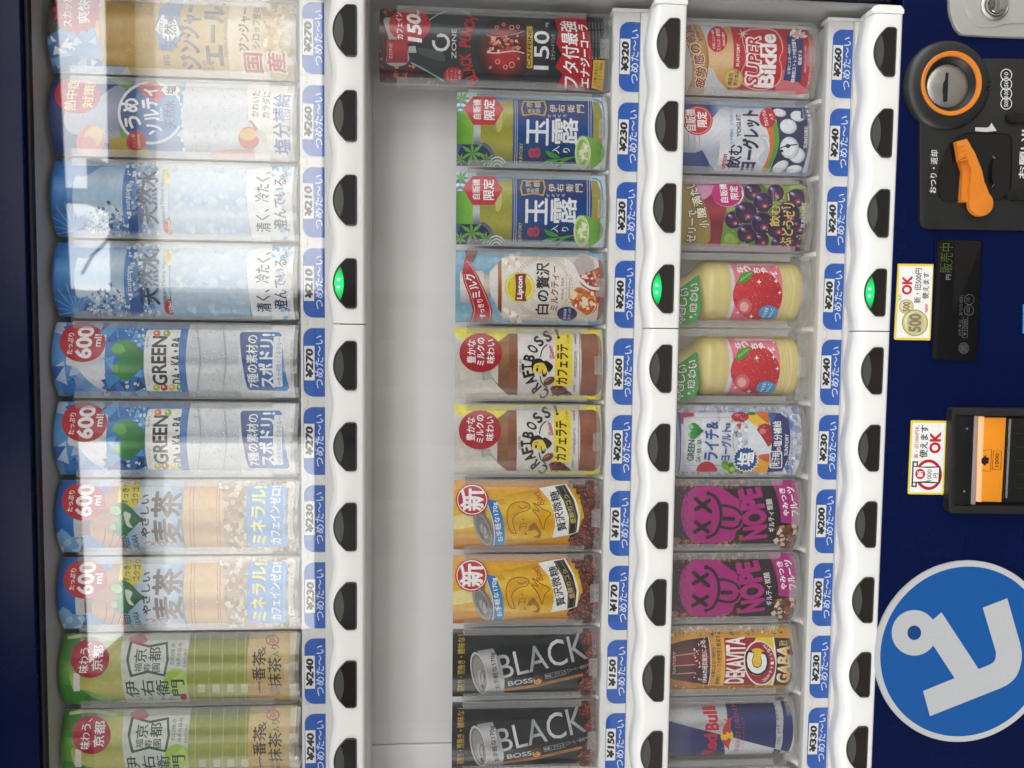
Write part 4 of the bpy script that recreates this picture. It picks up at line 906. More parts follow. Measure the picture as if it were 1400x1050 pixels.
    A.T('贅沢微糖', 893, 285, 320, 74, '#1a1a1a', 0.018, rot=13); A.T('豊醇のコク', 985, 265, 240, 40, '#d8c070', 0.012, rot=15)
    A.T('コーヒー飲料', 1085, 215, 150, 22, '#9a7414', 0, rot=16)
    A.E(207, 190, 130, 128, '#c2262e'); A.RG(207, 190, 116, 114, 7, '#ffffff', 40); A.T('新', 207, 190, 168, 178, '#ffffff', 0.03)
    return A
def art_black():
    A = card_art(1, 8, 610, 850, Z2, CH2)
    A.R(30, 0, 1260, 660, gy((45, '#2a2d2e'), (120, '#151718'), (220, '#282b2c'), (300, '#141617'), (600, '#1a1c1d')))
    for k in range(8): A.L([(200, 130 + k * 13), (700, 90 + k * 13)], 3, '#34383a')
    A.T('深煎り・荒挽き・雑味なし', 120, 345, 466, 60, gx((80, '#e0c060'), (160, '#b88a28')), 0.014)
    A.P([(255, 225), (375, 212), (1000, 85), (1080, 110), (1135, 250), (1140, 360), (1100, 410), (465, 566), (290, 574), (200, 420)], gy((90, '#35393b'), (200, '#1d2021'), (330, '#26292b'), (450, '#16181a'), (570, '#0d0f10')))
    A.P([(250, 232), (375, 212), (440, 340), (466, 470), (462, 566), (290, 574), (300, 440)], gy((215, '#8a8a8a'), (300, '#cfcfcd'), (400, '#a2a2a0'), (500, '#c4c4c2'), (570, '#7d7d7b')))
    A.E(262, 410, 62, 172, '#c9c9c7', -12); A.E(262, 412, 52, 156, '#7a7876', -12); A.E(266, 414, 44, 138, '#98968f', -12); A.E(275, 450, 22, 66, '#b5b3ae', -12); A.RG(290, 440, 16, 50, 5, '#55534f', 18); A.E(292, 520, 12, 24, '#4a4845', -20)
    A.T('お手軽な170g', 392, 402, 290, 50, '#26282a', 0.016, rot=10)
    A.T('BLACK', 768, 283, 690, 196, gx((400, '#8d9092'), (560, '#e0e1e1'), (700, '#9a9d9e'), (860, '#d5d6d6'), (1110, '#8a8d8f')), 0.0, rot=-77)
    A.T('BOSS', 592, 480, 165, 44, '#c0c2c2', 0.02, rot=-81)
    A.P([(458, 536), (700, 500), (1090, 410), (1094, 432), (705, 522), (460, 556)], '#b0722c'); A.T('SUNTORY', 580, 526, 110, 12, '#2a1c0c', 0, rot=-81)
    A.T('深煎り・荒挽き・雑味なし', 920, 462, 290, 14, '#3a240c', 0, rot=-77)
    A.E(728, 468, 40, 42, '#6a431c'); A.E(728, 470, 32, 32, '#d09a4c'); A.P([(700, 440), (745, 430), (762, 465), (735, 452), (715, 470)], '#4a2c10', True); A.L([(715, 480), (740, 490)], 5, '#4a2c10')
    A.L([(785, 420), (955, 382), (960, 415), (790, 455), (785, 420)], 4, '#9a9c9c'); A.T('無糖・ブラック', 872, 418, 150, 24, '#c9cbcb', 0, rot=-77); A.T('[コーヒー飲料]', 1045, 372, 150, 34, '#b0b2b2', 0, rot=-77)
    A.P([(1125, 335), (1145, 345), (1128, 360)], '#e4e4e4')
    A.beans([(1025, 20), (1240, 20), (1240, 600), (990, 600), (1060, 500), (1110, 430), (1140, 340), (1120, 200), (1070, 100)], 5, 190, 34, ('#5e1f1a', '#742a24', '#48150f', '#863a32', '#661f1c'))
    return A
Z3 = 220 / 1400
def art_lactic():
    A = card_art(2, 0, 920, 20, Z3, CH3)
    A.R(0, 0, 1360, 780, '#d3cecb'); A.P([(130, 90), (520, 90), (520, 680), (130, 680)], '#c9c9d0')
    for k in range(3): A.T('イメージです。詳しくは商品の表示をご覧ください。', 720, 690 + k * 14, 800, 9, '#8a8482', 0, rot=-91.5)
    A.P([(270, 280), (345, 265), (440, 110), (500, 105), (1180, 130), (1270, 180), (1290, 300), (1280, 560), (1200, 685), (470, 655), (390, 560), (350, 470), (285, 440)], gy((105, '#c08a50'), (250, '#e0b07a'), (400, '#ecc898'), (520, '#d8a468'), (690, '#b47c42')), False)
    A.P([(500, 108), (1165, 132), (1215, 180), (1235, 330), (1222, 560), (1180, 684), (470, 660), (515, 560), (530, 300)], gy((110, '#a81c28'), (250, '#c22834'), (400, '#cc2c38'), (680, '#a41a26')))
    A.P([(950, 480), (1100, 600), (1180, 684), (900, 676)], '#d8707a', True)
    A.P([(120, 80), (232, 92), (290, 230), (316, 400), (292, 560), (266, 690), (110, 700), (165, 560), (165, 400), (110, 230)], gx((110, '#9a6a34'), (220, '#d0a868'), (310, '#a87a40')))
    for ch, x, y, a in (('疲', 238, 592, -6), ('労', 240, 500, -3), ('感', 226, 392, 4), ('の', 195, 296, 12), ('軽', 155, 205, 18), ('減', 135, 135, 20)):
        A.T(ch, x, y, 94, 96, '#f6e6c8', 0.05, rot=a); A.T(ch, x, y, 84, 86, '#951c20', 0.022, rot=a)
    A.T('をサポート', 215, 165, 130, 40, '#951c20', 0.02, rot=20)
    A.E(385, 214, 88, 112, '#c02632'); A.T('仕事による一時的', 352, 214, 165, 24, '#ffffff', 0); A.T('ストレス・疲労感', 395, 214, 190, 36, '#ffffff', 0.01); A.T('GABAの働き', 440, 214, 120, 26, '#ffffff', 0.01)
    A.T('SUNTORY', 566, 350, 198, 26, '#ffffff', 0.015)
    blob = [(600, 200), (650, 132), (760, 120), (870, 130), (930, 190), (958, 300), (930, 385), (948, 470), (930, 580), (860, 640), (740, 660), (620, 620), (582, 530), (632, 400), (622, 300)]
    A.P(blob, '#eab4b0', True); A.P([(765 + (x - 765) * .955, 390 + (y - 390) * .965) for x, y in blob], '#be2430', True)
    A.T('SUPER', 705, 385, 430, 128, '#f6f0ee', 0.075, rot=1, sh=.12); A.T('SUPER', 705, 385, 412, 108, '#be2430', 0.02, rot=1, sh=.12); A.T('Bikkle', 830, 385, 455, 138, '#fbf8f6', 0.04)
    A.star(605, 170, 52, '#f4dcd8', 6, 0.2)
    A.E(525, 560, 86, 86, '#c29a44'); A.E(525, 560, 76, 76, '#d8b868'); A.T('機能性', 498, 562, 110, 40, '#3a2610', 0.014); A.T('表示食品', 548, 555, 130, 40, '#3a2610', 0.014)
    A.P([(985, 182), (1062, 195), (1132, 218), (1128, 400), (1110, 592), (958, 570), (985, 400)], '#2a3670')
    A.T('仕事による一時的な', 1012, 385, 262, 28, '#ffffff', 0, rot=2); A.T('精神的ストレスや疲労感を', 1056, 390, 375, 36, '#ffffff', 0.012, rot=2); A.T('軽減する', 1104, 375, 125, 34, '#ffffff', 0.012)
    A.T('機能性関与成分 GABA', 1152, 385, 230, 20, '#f0d4d4', 0, rot=2); A.T('届出表示:本品にはGABAが含まれます', 1195, 390, 410, 18, '#f0d4d4', 0, rot=2)
    A.S(26, [(1020, 130), (1150, 140), (1150, 200), (1040, 200)], (10, 30), ('#f4f0ee', '#e0b8b4', '#ffffff'), seed=4, sides=4, jag=.5)
    return A
def art_yogurt():
    A = card_art(2, 1, 920, 135, Z3, CH3)
    A.R(0, 0, 1340, 720, gx((60, '#24468c'), (330, '#1d3a7c'), (420, '#8fa4c4'), (1100, '#7d94bc'), (1260, '#5a82bc')))
    A.P([(0, 250), (280, 240), (420, 80), (480, 70), (480, 630), (370, 622), (320, 570), (255, 445), (190, 470), (0, 460)], gy((80, '#b9bdc8'), (250, '#eceef2'), (380, '#cfd3dc'), (480, '#a4aab8'), (620, '#c4c9d4')))
    for x in (130, 185, 225): A.L([(x, 300), (x + 8, 380), (x, 460)], 10, '#aab0bf', True)
    A.P([(400, 85), (900, 80), (900, 640), (370, 626), (400, 500)], gy((80, '#b6bac6'), (200, '#e6e8ed'), (380, '#d8dbe2'), (520, '#e9ebf0'), (630, '#b0b6c4')))
    A.P([(850, 75), (1175, 80), (1190, 200), (1190, 380), (1140, 620), (830, 640), (900, 480), (925, 340), (900, 190)], '#2c2c52')
    A.P([(820, 100), (895, 190), (925, 345), (900, 485), (815, 640), (790, 630), (850, 480), (850, 340), (825, 230)], '#56a040', True)
    A.P([(790, 120), (860, 220), (882, 345), (860, 480), (790, 635), (775, 625), (830, 480), (838, 340), (810, 240)], '#e0722c', True)
    A.P([(760, 330), (800, 310), (835, 350), (840, 460), (790, 560), (740, 520), (800, 430)], '#c4d0dc', True); A.L([(770, 335), (815, 350), (835, 420)], 8, '#f2f4f7', True)
    for x, y, a, b, q in ((922, 120, 56, 34, 10), (1082, 150, 60, 46, 8), (1000, 240, 70, 64, 10), (1075, 490, 66, 68, 20), (1010, 425, 78, 94, 0), (930, 590, 76, 40, -35), (1052, 612, 66, 34, -10)):
        A.E(x + 9, y + 3, a, b, '#9fb4cf', q); A.E(x, y, a, b, '#d4d8e0', q); A.E(x - 6, y - 4, a * .82, b * .8, '#eceef1', q)
    A.L([(935, 430), (985, 410), (1020, 405), (1080, 398)], 10, '#23243f', True); A.E(945, 455, 16, 14, '#23243f'); A.E(1000, 412, 22, 18, '#23243f')
    A.P([(1150, 75), (1200, 75), (1235, 200), (1245, 330), (1220, 470), (1160, 630), (1130, 625), (1175, 450), (1188, 280)], '#c8d0dc', True); A.L([(1205, 75), (1240, 200), (1248, 330), (1222, 470), (1165, 630)], 8, '#3f6fb4', True)
    A.R(1110, 78, 1200, 172, '#39446f', 8); A.T('あり', 1182, 130, 60, 26, '#ffffff', 0.02); A.T('カルシウム', 1135, 125, 80, 18, '#d8dce8', 0)
    A.E(216, 190, 130, 128, '#c3242f'); A.RG(216, 190, 116, 114, 5, '#f0b8b4', 40); A.T('自販機', 155, 180, 182, 86, '#ffffff', 0.022); A.T('限定', 252, 178, 130, 86, '#ffffff', 0.022)
    A.T('カラダ飲む、ココロわらう', 512, 235, 300, 30, '#3f92c8', 0.01); A.T('YOGLET', 572, 232, 198, 36, '#23284c', 0.025)
    A.T('atrion', 443, 546, 128, 44, '#c3242f', 0.03); A.T('飲む', 535, 502, 205, 118, '#23284c', 0.03); A.T('ヨーグレット', 678, 348, 520, 146, '#23284c', 0.05)
    A.E(822, 168, 72, 86, '#c3242f'); A.T('カルシウム', 802, 168, 140, 36, '#ffffff', 0.015, rot=6); A.T('入り', 855, 160, 54, 32, '#ffffff', 0.01, rot=6)
    A.T('SUNTORY', 1155, 335, 188, 30, '#eceef2', 0.015)
    return A
def art_grape():
    A = card_art(2, 2, 920, 240, Z3, CH3)
    A.R(0, 0, 1320, 720, gx((60, '#8a9a3c'), (450, '#7f9a34'), (800, '#5f8028'), (1100, '#8fae48'), (1200, '#7a3a44')))
    A.S(60, [(430, 60), (1150, 60), (1150, 620), (430, 620)], (30, 90), ('#6f9030', '#8fae4a', '#547424', '#a4bc5c'), seed=9, sides=7, jag=.3)
    A.P([(240, 60), (480, 60), (470, 250), (440, 400), (400, 640), (240, 660)], gy((60, '#c88aa4'), (200, '#8a2434'), (300, '#a83a4a'), (420, '#7a1f2e'), (640, '#943246')))
    A.P([(200, 60), (330, 60), (350, 130), (270, 210), (230, 150)], '#cf8fb4', True)
    A.P([(50, 60), (195, 60), (230, 160), (290, 270), (326, 420), (322, 560), (300, 590), (50, 640)], gx((60, '#b8a04a'), (180, '#8a7430'), (330, '#a08a40')))
    def spheres(L):
        for x, y, r in L:
            A.E(x, y, r, r, '#5a4a78'); A.E(x + r * .04, y + r * .05, r * .93, r * .93, '#2a1636'); A.E(x + r * .1, y + r * .2, r * .66, r * .6, '#43214a'); A.E(x + r * .2, y + r * .38, r * .34, r * .26, '#8a3a50'); A.E(x + r * .22, y + r * .42, r * .15, r * .12, '#d89aa4')
            A.E(x - r * .35, y - r * .4, r * .34, r * .2, '#6f5a94', 30); A.E(x - r * .42, y - r * .46, r * .15, r * .08, '#d0c4e0', 30)
    spheres(((690, 140, 80), (890, 150, 76), (1070, 195, 84), (525, 385, 78), (780, 230, 88), (910, 595, 62), (1075, 590, 56), (770, 560, 66), (1090, 445, 74), (1005, 540, 76), (900, 455, 92), (1000, 330, 104), (640, 505, 86), (630, 318, 98), (772, 412, 98)))
    A.drops(24, 480, 120, 1120, 600, 3, '#7a6a9a', '#e0d8ec', (4, 9))
    A.T('ゼリーで', 162, 440, 298, 88, '#4a3010', 0.06, rot=3); A.T('ゼリーで', 162, 440, 290, 80, '#f6efdc', 0.02, rot=3)
    for t, x, y, w_, a in (('小', 270, 425, 66, 4), ('腹', 245, 325, 92, 10), ('満', 205, 225, 84, 18), ('た', 180, 145, 62, 20), ('し', 150, 90, 36, 20)):
        A.T(t, x, y, w_ + 12, 92, '#4a3010', 0.04, rot=a); A.T(t, x, y, w_, 82, '#f6efdc', 0.018, rot=a)
    A.E(475, 158, 140, 118, '#d8a0c0'); A.E(468, 155, 134, 114, '#bf1f78'); A.T('自販機', 440, 150, 165, 66, '#ffffff', 0.018); A.T('限定', 528, 150, 115, 70, '#ffffff', 0.018); A.P([(590, 130), (612, 170), (580, 240), (560, 250), (596, 190)], '#f4d4e4', True)
    A.T('飲む', 885, 352, 192, 96, '#3a2410', 0.04); A.T('飲む', 885, 352, 184, 86, '#e6c878', 0.02)
    A.T('ぶどうゼリー', 1000, 382, 470, 112, '#3a2410', 0.07); A.T('ぶどうゼリー', 1000, 382, 460, 104, '#e6c878', 0.02)
    A.T('CLEAN CUT', 868, 180, 110, 14, '#d8d0c0', 0); A.T('GRAPES', 892, 190, 80, 14, '#d8d0c0', 0)
    A.P([(1150, 110), (1185, 100), (1205, 200), (1210, 350), (1190, 500), (1165, 640), (1130, 640), (1160, 480), (1170, 300)], '#9a5a52')
    A.P([(1090, 40), (1300, 40), (1300, 700), (1050, 700), (1060, 625), (1165, 650), (1210, 480), (1215, 330), (1195, 130), (1110, 80)], '#2e1f3c')
    A.T('SUNTORY', 1130, 342, 222, 34, '#f0e4d0', 0.015)
    A.R(60, 20, 1090, 78, '#a88a9a'); A.R(60, 618, 1060, 690, '#b07a94')
    return A
def art_lychee():
    A = card_art(2, 5, 910, 550, Z3, CH3)
    A.R(0, 0, 1280, 700, '#c4cbde'); A.S(200, [(960, 30), (1240, 30), (1240, 660), (960, 660)], (10, 44), ('#9fb0d4', '#e9edf5', '#6f8ac0', '#d4dcec', '#8aa0cc', '#f6f8fb'), seed=4, sides=4, jag=.5)
    A.S(90, [(80, 30), (1000, 30), (1000, 84), (80, 84)], (8, 26), ('#9fb0d4', '#e9edf5', '#8494c4', '#d4dcec'), seed=5, sides=4, jag=.5); A.S(90, [(80, 604), (1000, 604), (1000, 650), (80, 650)], (8, 26), ('#9fb0d4', '#e9edf5', '#8494c4'), seed=6, sides=4, jag=.5)
    A.P([(60, 85), (125, 85), (135, 300), (120, 600), (60, 600)], '#3a4f98'); A.P([(60, 85), (95, 85), (105, 600), (60, 600)], '#9aa4c4')
    A.P([(125, 88), (900, 88), (900, 600), (115, 600), (130, 330)], gy((88, '#c4c9d2'), (200, '#e9ebee'), (420, '#e2e4e9'), (600, '#bcc2cd')))
    for pts in ([(150, 130), (570, 130)], [(150, 548), (500, 548)]):
        for k in range(28): A.E(pts[0][0] + (pts[1][0] - pts[0][0]) * k / 27, pts[0][1], 4, 3, '#3a4a7a', 0, 6)
    for k in range(28): A.E(150, 130 + 418 * k / 27, 3, 4, '#3a4a7a', 0, 6)
    def lych(x, y, a, b):
        A.E(x, y, a, b, '#a8242c'); A.S(int(a * .6), [(x - a, y - b), (x + a, y - b), (x + a, y + b), (x - a, y + b)], (4, 9), ('#c84a50', '#8a1820', '#d86a6a'), seed=int(x), jag=.3); A.E(x - a * .3, y - b * .35, a * .3, b * .25, '#d87878')
    A.P([(125, 88), (235, 88), (245, 120), (150, 130), (145, 190), (128, 180)], '#b52a32')
    A.P([(355 - 82, 600), (355 - 78, 550), (330, 515), (390, 520), (430, 560), (435, 600)], '#b52a32', True)
    A.P([(700, 110), (760, 85), (880, 90), (890, 200), (800, 210), (740, 170)], '#e8c03a', True); A.P([(780, 90), (880, 90), (885, 180)], '#d86a2c', True); A.E(740, 95, 40, 16, '#3a7a34')
    lych(642, 125, 76, 42); lych(858, 285, 84, 102)
    A.P([(740, 590), (780, 470), (850, 440), (895, 450), (890, 600)], '#e6a832', True); A.P([(800, 470), (895, 445), (890, 520)], '#d0602c', True)
    A.E(655, 330, 78, 160, '#d5dae2'); A.RG(655, 330, 78, 162, 4, '#6a7078', 36); A.S(40, [(590, 200), (730, 200), (730, 400), (590, 400)], (8, 30), ('#f4f6f9', '#aab4c4', '#c9d0da', '#6a727e'), seed=11, sides=4, jag=.5)
    A.P([(605, 190), (650, 180), (640, 240)], '#c0404a'); A.P([(720, 180), (880, 380), (890, 440), (720, 420)], '#e4e8ee', True)
    A.S(46, [(495, 510), (740, 520), (740, 600), (495, 600)], (14, 26), ('#7fae3c', '#5f9030', '#a4cc5c', '#4a7a2a'), seed=8)
    A.heart(240, 245, 142, 135, gx((180, '#2f9a44'), (310, '#127034')), '#7fcc7a')
    A.T('GREEN', 214, 416, 182, 60, '#1d5c36', 0.02); A.T('DA・KA・RA', 282, 416, 192, 42, '#1d5c36', 0.015)
    A.T('ライチ&', 393, 335, 338, 128, '#23529c', 0.03); A.T('ヨーグルト', 518, 362, 285, 92, '#23529c', 0.03); A.T('味', 535, 195, 44, 50, '#23529c', 0.018)
    A.T('果汁1%未満', 450, 102, 120, 18, '#3a4a6a', 0)
    A.star(685, 490, 118, '#eef0f4', 22, 0.86); A.star(685, 490, 108, '#1c3f80', 22, 0.84); A.E(685, 490, 84, 84, '#2057a0'); A.T('塩', 685, 490, 118, 134, '#ffffff', 0.026)
    A.P([(880, 85), (985, 92), (1050, 140), (1070, 260), (1062, 440), (1000, 595), (870, 602), (905, 430), (915, 300)], '#28336f'); A.P([(880, 85), (960, 88), (900, 200)], '#2f5fa4')
    for y in range(100, 600, 16): A.E(1062 - abs(y - 310) * .06, y, 7, 6, '#28336f', 0, 6)
    A.R(890, 420, 1000, 568, '#f0f2f5', 16); A.R(898, 428, 992, 560, '#28336f', 12); A.T('発汗時', 945, 494, 122, 78, '#ffffff', 0.012); A.T('の', 972, 402, 34, 36, '#ffffff', 0.02); A.T('塩分補給', 962, 272, 222, 72, '#ffffff', 0.016)
    A.T('SUNTORY', 1040, 366, 188, 30, '#ffffff', 0.015); A.T('食塩相当量0.1g/100ml当たり含有飲料', 1088, 360, 360, 16, '#39456f', 0)
    return A
def art_nope():
    A = card_art(2, 7, 910, 750, Z3, CH3)
    A.R(0, 0, 1260, 680, '#1a1416'); MG = '#a81678'
    A.S(150, [(60, 30), (900, 30), (640, 130), (300, 110), (60, 110)], (8, 30), ('#5a3420', '#8a5a38', '#3a1c12', '#a87c5a', '#6a2c1c'), seed=3, sides=5, jag=.4)
    A.S(110, [(60, 560), (400, 560), (640, 520), (640, 640), (60, 640)], (8, 30), ('#5a3420', '#8a5a38', '#3a1c12', '#a87c5a'), seed=4, sides=5, jag=.4)
    A.P([(115, 330), (140, 200), (220, 115), (340, 88), (430, 100), (530, 150), (600, 230), (650, 340), (645, 440), (590, 490), (570, 550), (450, 580), (330, 588), (210, 565), (135, 460)], MG, True)
    A.S(170, [(75, 110), (200, 110), (190, 560), (75, 560), (130, 330)], (2, 8), (MG, '#8a1468', '#1a1416'), seed=7, sides=5)
    A.P([(540, 180), (600, 200), (625, 250), (560, 290), (500, 270)], MG, True)
    K = '#1c1216'
    for (a, b) in (((238, 205), (368, 318)), ((358, 222), (240, 300)), ((240, 408), (345, 488)), ((360, 412), (232, 492))): A.L([a, b], 34, K); A.E(a[0], a[1], 17, 17, K); A.E(b[0], b[1], 17, 17, K)
    A.L([(350, 158), (400, 180), (440, 240), (458, 320), (455, 400), (430, 470), (395, 515), (345, 535)], 26, K, True); A.E(350, 158, 20, 20, K); A.E(345, 535, 18, 16, K)
    A.L([(455, 265), (520, 270), (600, 300), (640, 350)], 22, K, True); A.L([(450, 445), (540, 462), (610, 440), (640, 380)], 22, K, True)
    A.L([(475, 378), (565, 380)], 34, K); A.E(565, 380, 17, 17, K)
    A.T('NOPE', 745, 345, 425, 196, MG, 0.06, rot=8); A.T('ノープ', 790, 258, 50, 18, '#8a3a6a', 0, rot=8)
    A.T('ギルティ炭酸', 890, 352, 285, 54, '#e6e2e4', 0.016, rot=7)
    A.P([(878, 20), (1145, 20), (1168, 200), (1165, 330), (1135, 428), (972, 405), (965, 300), (930, 150)], MG); A.L([(880, 30), (935, 150), (968, 300), (974, 405)], 5, '#3a1028', True)
    A.T('やみつき', 1008, 232, 248, 52, '#ffffff', 0.025, rot=7); A.T('フルーツ', 1082, 225, 262, 62, '#ffffff', 0.028, rot=7); A.T('テイスト', 1120, 110, 100, 22, '#f0d0e4', 0.01, rot=10)
    A.P([(980, 440), (1130, 425), (1165, 440), (1140, 600), (960, 610), (900, 550), (930, 500)], '#3a1e14'); A.S(90, [(950, 440), (1150, 430), (1130, 600), (920, 590)], (10, 36), ('#8a5030', '#4a2414', '#b88058', '#6a3820', '#d4b09a'), seed=5, sides=5, jag=.4)
    A.P([(935, 505), (965, 450), (985, 470), (960, 510)], '#d8d0cc'); A.P([(905, 555), (940, 530), (960, 560), (930, 575)], '#cfc6c2')
    A.P([(1050, 600), (1090, 545), (1110, 560), (1075, 612)], '#2a3030'); A.P([(1005, 600), (1060, 598), (1060, 640), (1000, 640)], '#a82030')
    return A
def art_vita():
    A = card_art(2, 8, 900, 845, Z3, CH3)
    A.R(0, 0, 1280, 700, gy((60, '#a8863c'), (150, '#d89a34'), (200, '#e8b848'), (370, '#d88a2c'), (540, '#c8742c'), (640, '#b08a3a')))
    GD = ('#d8a83a', '#8a6420', '#f0d070', '#b8862c', '#fbe8a0', '#7a5414')
    A.S(330, [(100, 55), (1180, 55), (1190, 140), (1190, 230), (1130, 170), (1000, 140), (100, 150)], (4, 15), GD, seed=4, sides=5, jag=.4); A.S(160, [(100, 580), (1130, 580), (1180, 500), (1180, 640), (100, 640)], (4, 13), GD, seed=5, sides=5, jag=.4)
    A.P([(90, 225), (250, 185), (432, 160), (445, 360), (438, 575), (250, 550), (90, 520)], gy((160, '#2e0c10'), (280, '#5a1218'), (360, '#7a1a20'), (430, '#48101a'), (570, '#2a0c12')))
    for y in (310, 400, 470): A.L([(150, y + 12), (320, y - 8 if y < 400 else y)], 10, '#c08a8a')
    A.S(60, [(300, 200), (440, 180), (440, 540), (310, 540)], (4, 16), ('#e8c8c4', '#a04a50', '#f6ecea', '#6a1c24'), seed=8, sides=5, asp=(.3, .6))
    A.T('SUNTORY', 137, 390, 198, 26, '#d8c8c8', 0.015); A.T('GABAの研究報告による、', 400, 378, 385, 46, '#f6f0ee', 0.012, rot=3)
    A.P([(440, 150), (570, 165), (575, 580), (425, 580), (458, 380)], gx((440, '#c8882c'), (570, '#eab452'))); A.L([(432, 160), (456, 365), (430, 580)], 8, '#d8d0cc', True)
    A.T('仕事による一時的な', 480, 385, 262, 34, '#2a1808', 0.012); A.T('精神的ストレスや疲労感を軽減する', 526, 365, 445, 44, '#2a1808', 0.014)
    A.P([(565, 168), (870, 165), (800, 300), (775, 400), (840, 575), (560, 575)], '#9c1b2b'); A.T('DEKAVITA', 672, 378, 395, 168, '#f6f2f0', 0.03)
    A.P([(850, 160), (1000, 165), (1022, 380), (985, 578), (850, 578), (760, 400), (790, 260)], '#eccb2e')
    A.P([(985, 160), (1000, 160), (1028, 380), (990, 580), (972, 580), (1008, 380)], '#f0e8e4')
    A.E(880, 385, 142, 196, '#f0e8e4', -6); A.E(882, 385, 132, 184, '#a01c2c', -6); A.E(852, 375, 92, 120, '#e8c32c', 0)
    A.T('C', 852, 392, 172, 176, '#1c1208', 0.10, sh=.15); A.T('C', 852, 392, 160, 160, '#f4f4f2', 0.055, sh=.15)
    A.P([(805, 270), (900, 300), (890, 330), (850, 320), (870, 420), (845, 380), (840, 310)], '#e8c32c')
    for k, ch in enumerate('コッドチャージショット'):
        a = -72 + k * 14.4; x = 880 + 105 * math.cos(R_(a)); y = 385 - 158 * math.sin(R_(a)); A.T(ch, x, y, 24, 28, '#f6f2f0', 0.02, rot=a)
    A.P([(1000, 165), (1140, 170), (1165, 300), (1160, 480), (1125, 578), (990, 578), (1022, 380)], '#36180f')
    A.T('GABA', 1088, 405, 318, 112, gx((1030, '#f4e8c0'), (1145, '#d89a24')), 0.045, sh=.18, rot=2); A.T('配合', 1080, 210, 44, 76, '#e0c88a', 0.01)
    return A
def art_energy():
    A = Art(900, 940, Z3, cx(9), CZ[2], 0.0285, CH3, 0.0405, 0.0195)
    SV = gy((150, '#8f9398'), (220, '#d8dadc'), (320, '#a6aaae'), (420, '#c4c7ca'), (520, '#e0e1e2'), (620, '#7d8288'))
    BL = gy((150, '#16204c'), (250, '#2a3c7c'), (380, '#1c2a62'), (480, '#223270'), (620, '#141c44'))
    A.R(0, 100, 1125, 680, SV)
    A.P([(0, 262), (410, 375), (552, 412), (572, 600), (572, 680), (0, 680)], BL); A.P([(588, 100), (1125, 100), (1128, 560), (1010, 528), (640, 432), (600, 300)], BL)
    A.T('Red', 452, 510, 165, 112, '#c41f3a', 0.04); A.T('Bull', 462, 280, 215, 118, '#c41f3a', 0.04)
    A.E(597, 422, 54, 62, '#f0c428')
    for pts in ([(560, 400), (570, 340), (600, 290), (600, 275), (640, 262), (630, 300), (632, 350), (625, 400), (600, 385), (585, 410)], [(560, 450), (575, 500), (600, 520), (612, 540), (618, 500), (632, 450), (605, 440), (590, 460)]): A.P(pts, '#c43a34', True)
    A.L([(600, 290), (580, 280), (575, 270)], 7, '#c43a34'); A.L([(595, 520), (565, 530), (550, 528)], 7, '#d07a3a', True)
    A.T('ENERGY DRINK', 695, 385, 396, 42, '#a83a54', 0); A.T('エナジードリンク', 742, 410, 255, 28, '#a83a54', 0)
    A.P([(1000, 100), (1065, 100), (1082, 380), (1062, 545), (1012, 528), (1025, 380)], '#b9bcbf'); A.T('ココロ、カラダ、みなぎる', 1046, 350, 335, 30, '#26304c', 0.01)
    A.P([(1005, 530), (1065, 545), (1040, 590), (970, 612)], '#1c2a62'); A.T('翼をさずける', 1020, 572, 70, 24, '#c9ccd0', 0)
    return A
def art_apple():
    # label of the moulded apple-juice bottle; the smiling face on it is left out
    A = Art(910, 345, Z3, cx(3), 0, 0.0305, 0.1, 0.0500, 0.0205)
    u0, v0 = A.uv(1012, 350); u1, v1 = A.uv(570, 350); A.z0 = v0; A.h = v1 - v0
    A.R(540, 40, 1040, 660, '#ee7d95'); A.R(560, 60, 1040, 110, '#f2a0b0')
    A.R(618, 92, 960, 116, '#f6dcd4'); A.T('果汁飲料・無果糖・無香料', 790, 104, 20, 12, '#6a2a34', 0)
    A.E(795, 375, 216, 212, gx((585, '#d83a40'), (800, '#cc2630'), (1010, '#b81c28'))); A.S(140, [(600, 200), (1000, 200), (1000, 560), (600, 560)], (2, 6), ('#e87070', '#f0a0a0', '#a81420'), seed=6)
    A.E(680, 470, 62, 70, '#e06a70'); A.E(676, 474, 38, 44, '#f0b0b0'); A.L([(588, 412), (615, 415)], 7, '#3a1418')
    A.P([(625, 270), (640, 200), (700, 170), (760, 165), (720, 230), (680, 265)], '#3f9a3a', True); A.L([(640, 250), (690, 215), (740, 178)], 6, '#b8d84a')
    for k in range(4): A.L([(655 + 20 * k, 240 - 14 * k), (650 + 20 * k, 215 - 12 * k)], 5, '#b8d84a')
    for x, y, r in ((805, 258, 26), (952, 252, 22), (985, 352, 20), (740, 560, 24), (957, 128, 16), (620, 525, 16)): A.star(x, y, r, '#ffffff', 4, .3)
    for ch, x, y, a in (('な', 640, 150, 14), ('っ', 705, 145, 4), ('ち', 785, 160, -10), ('ゃ', 850, 160, -24), ('ん', 930, 185, -34)): A.T(ch, x, y, 52, 58, '#ffffff', 0.035, rot=a)
    A.E(888, 526, 84, 62, '#3f9ad0'); A.T('そのまま', 862, 526, 84, 30, '#ffffff', 0.015); A.T('りんご', 912, 526, 78, 30, '#ffffff', 0.015)
    A.T('イメージ', 870, 600, 120, 10, '#ffffff', 0)
    return A

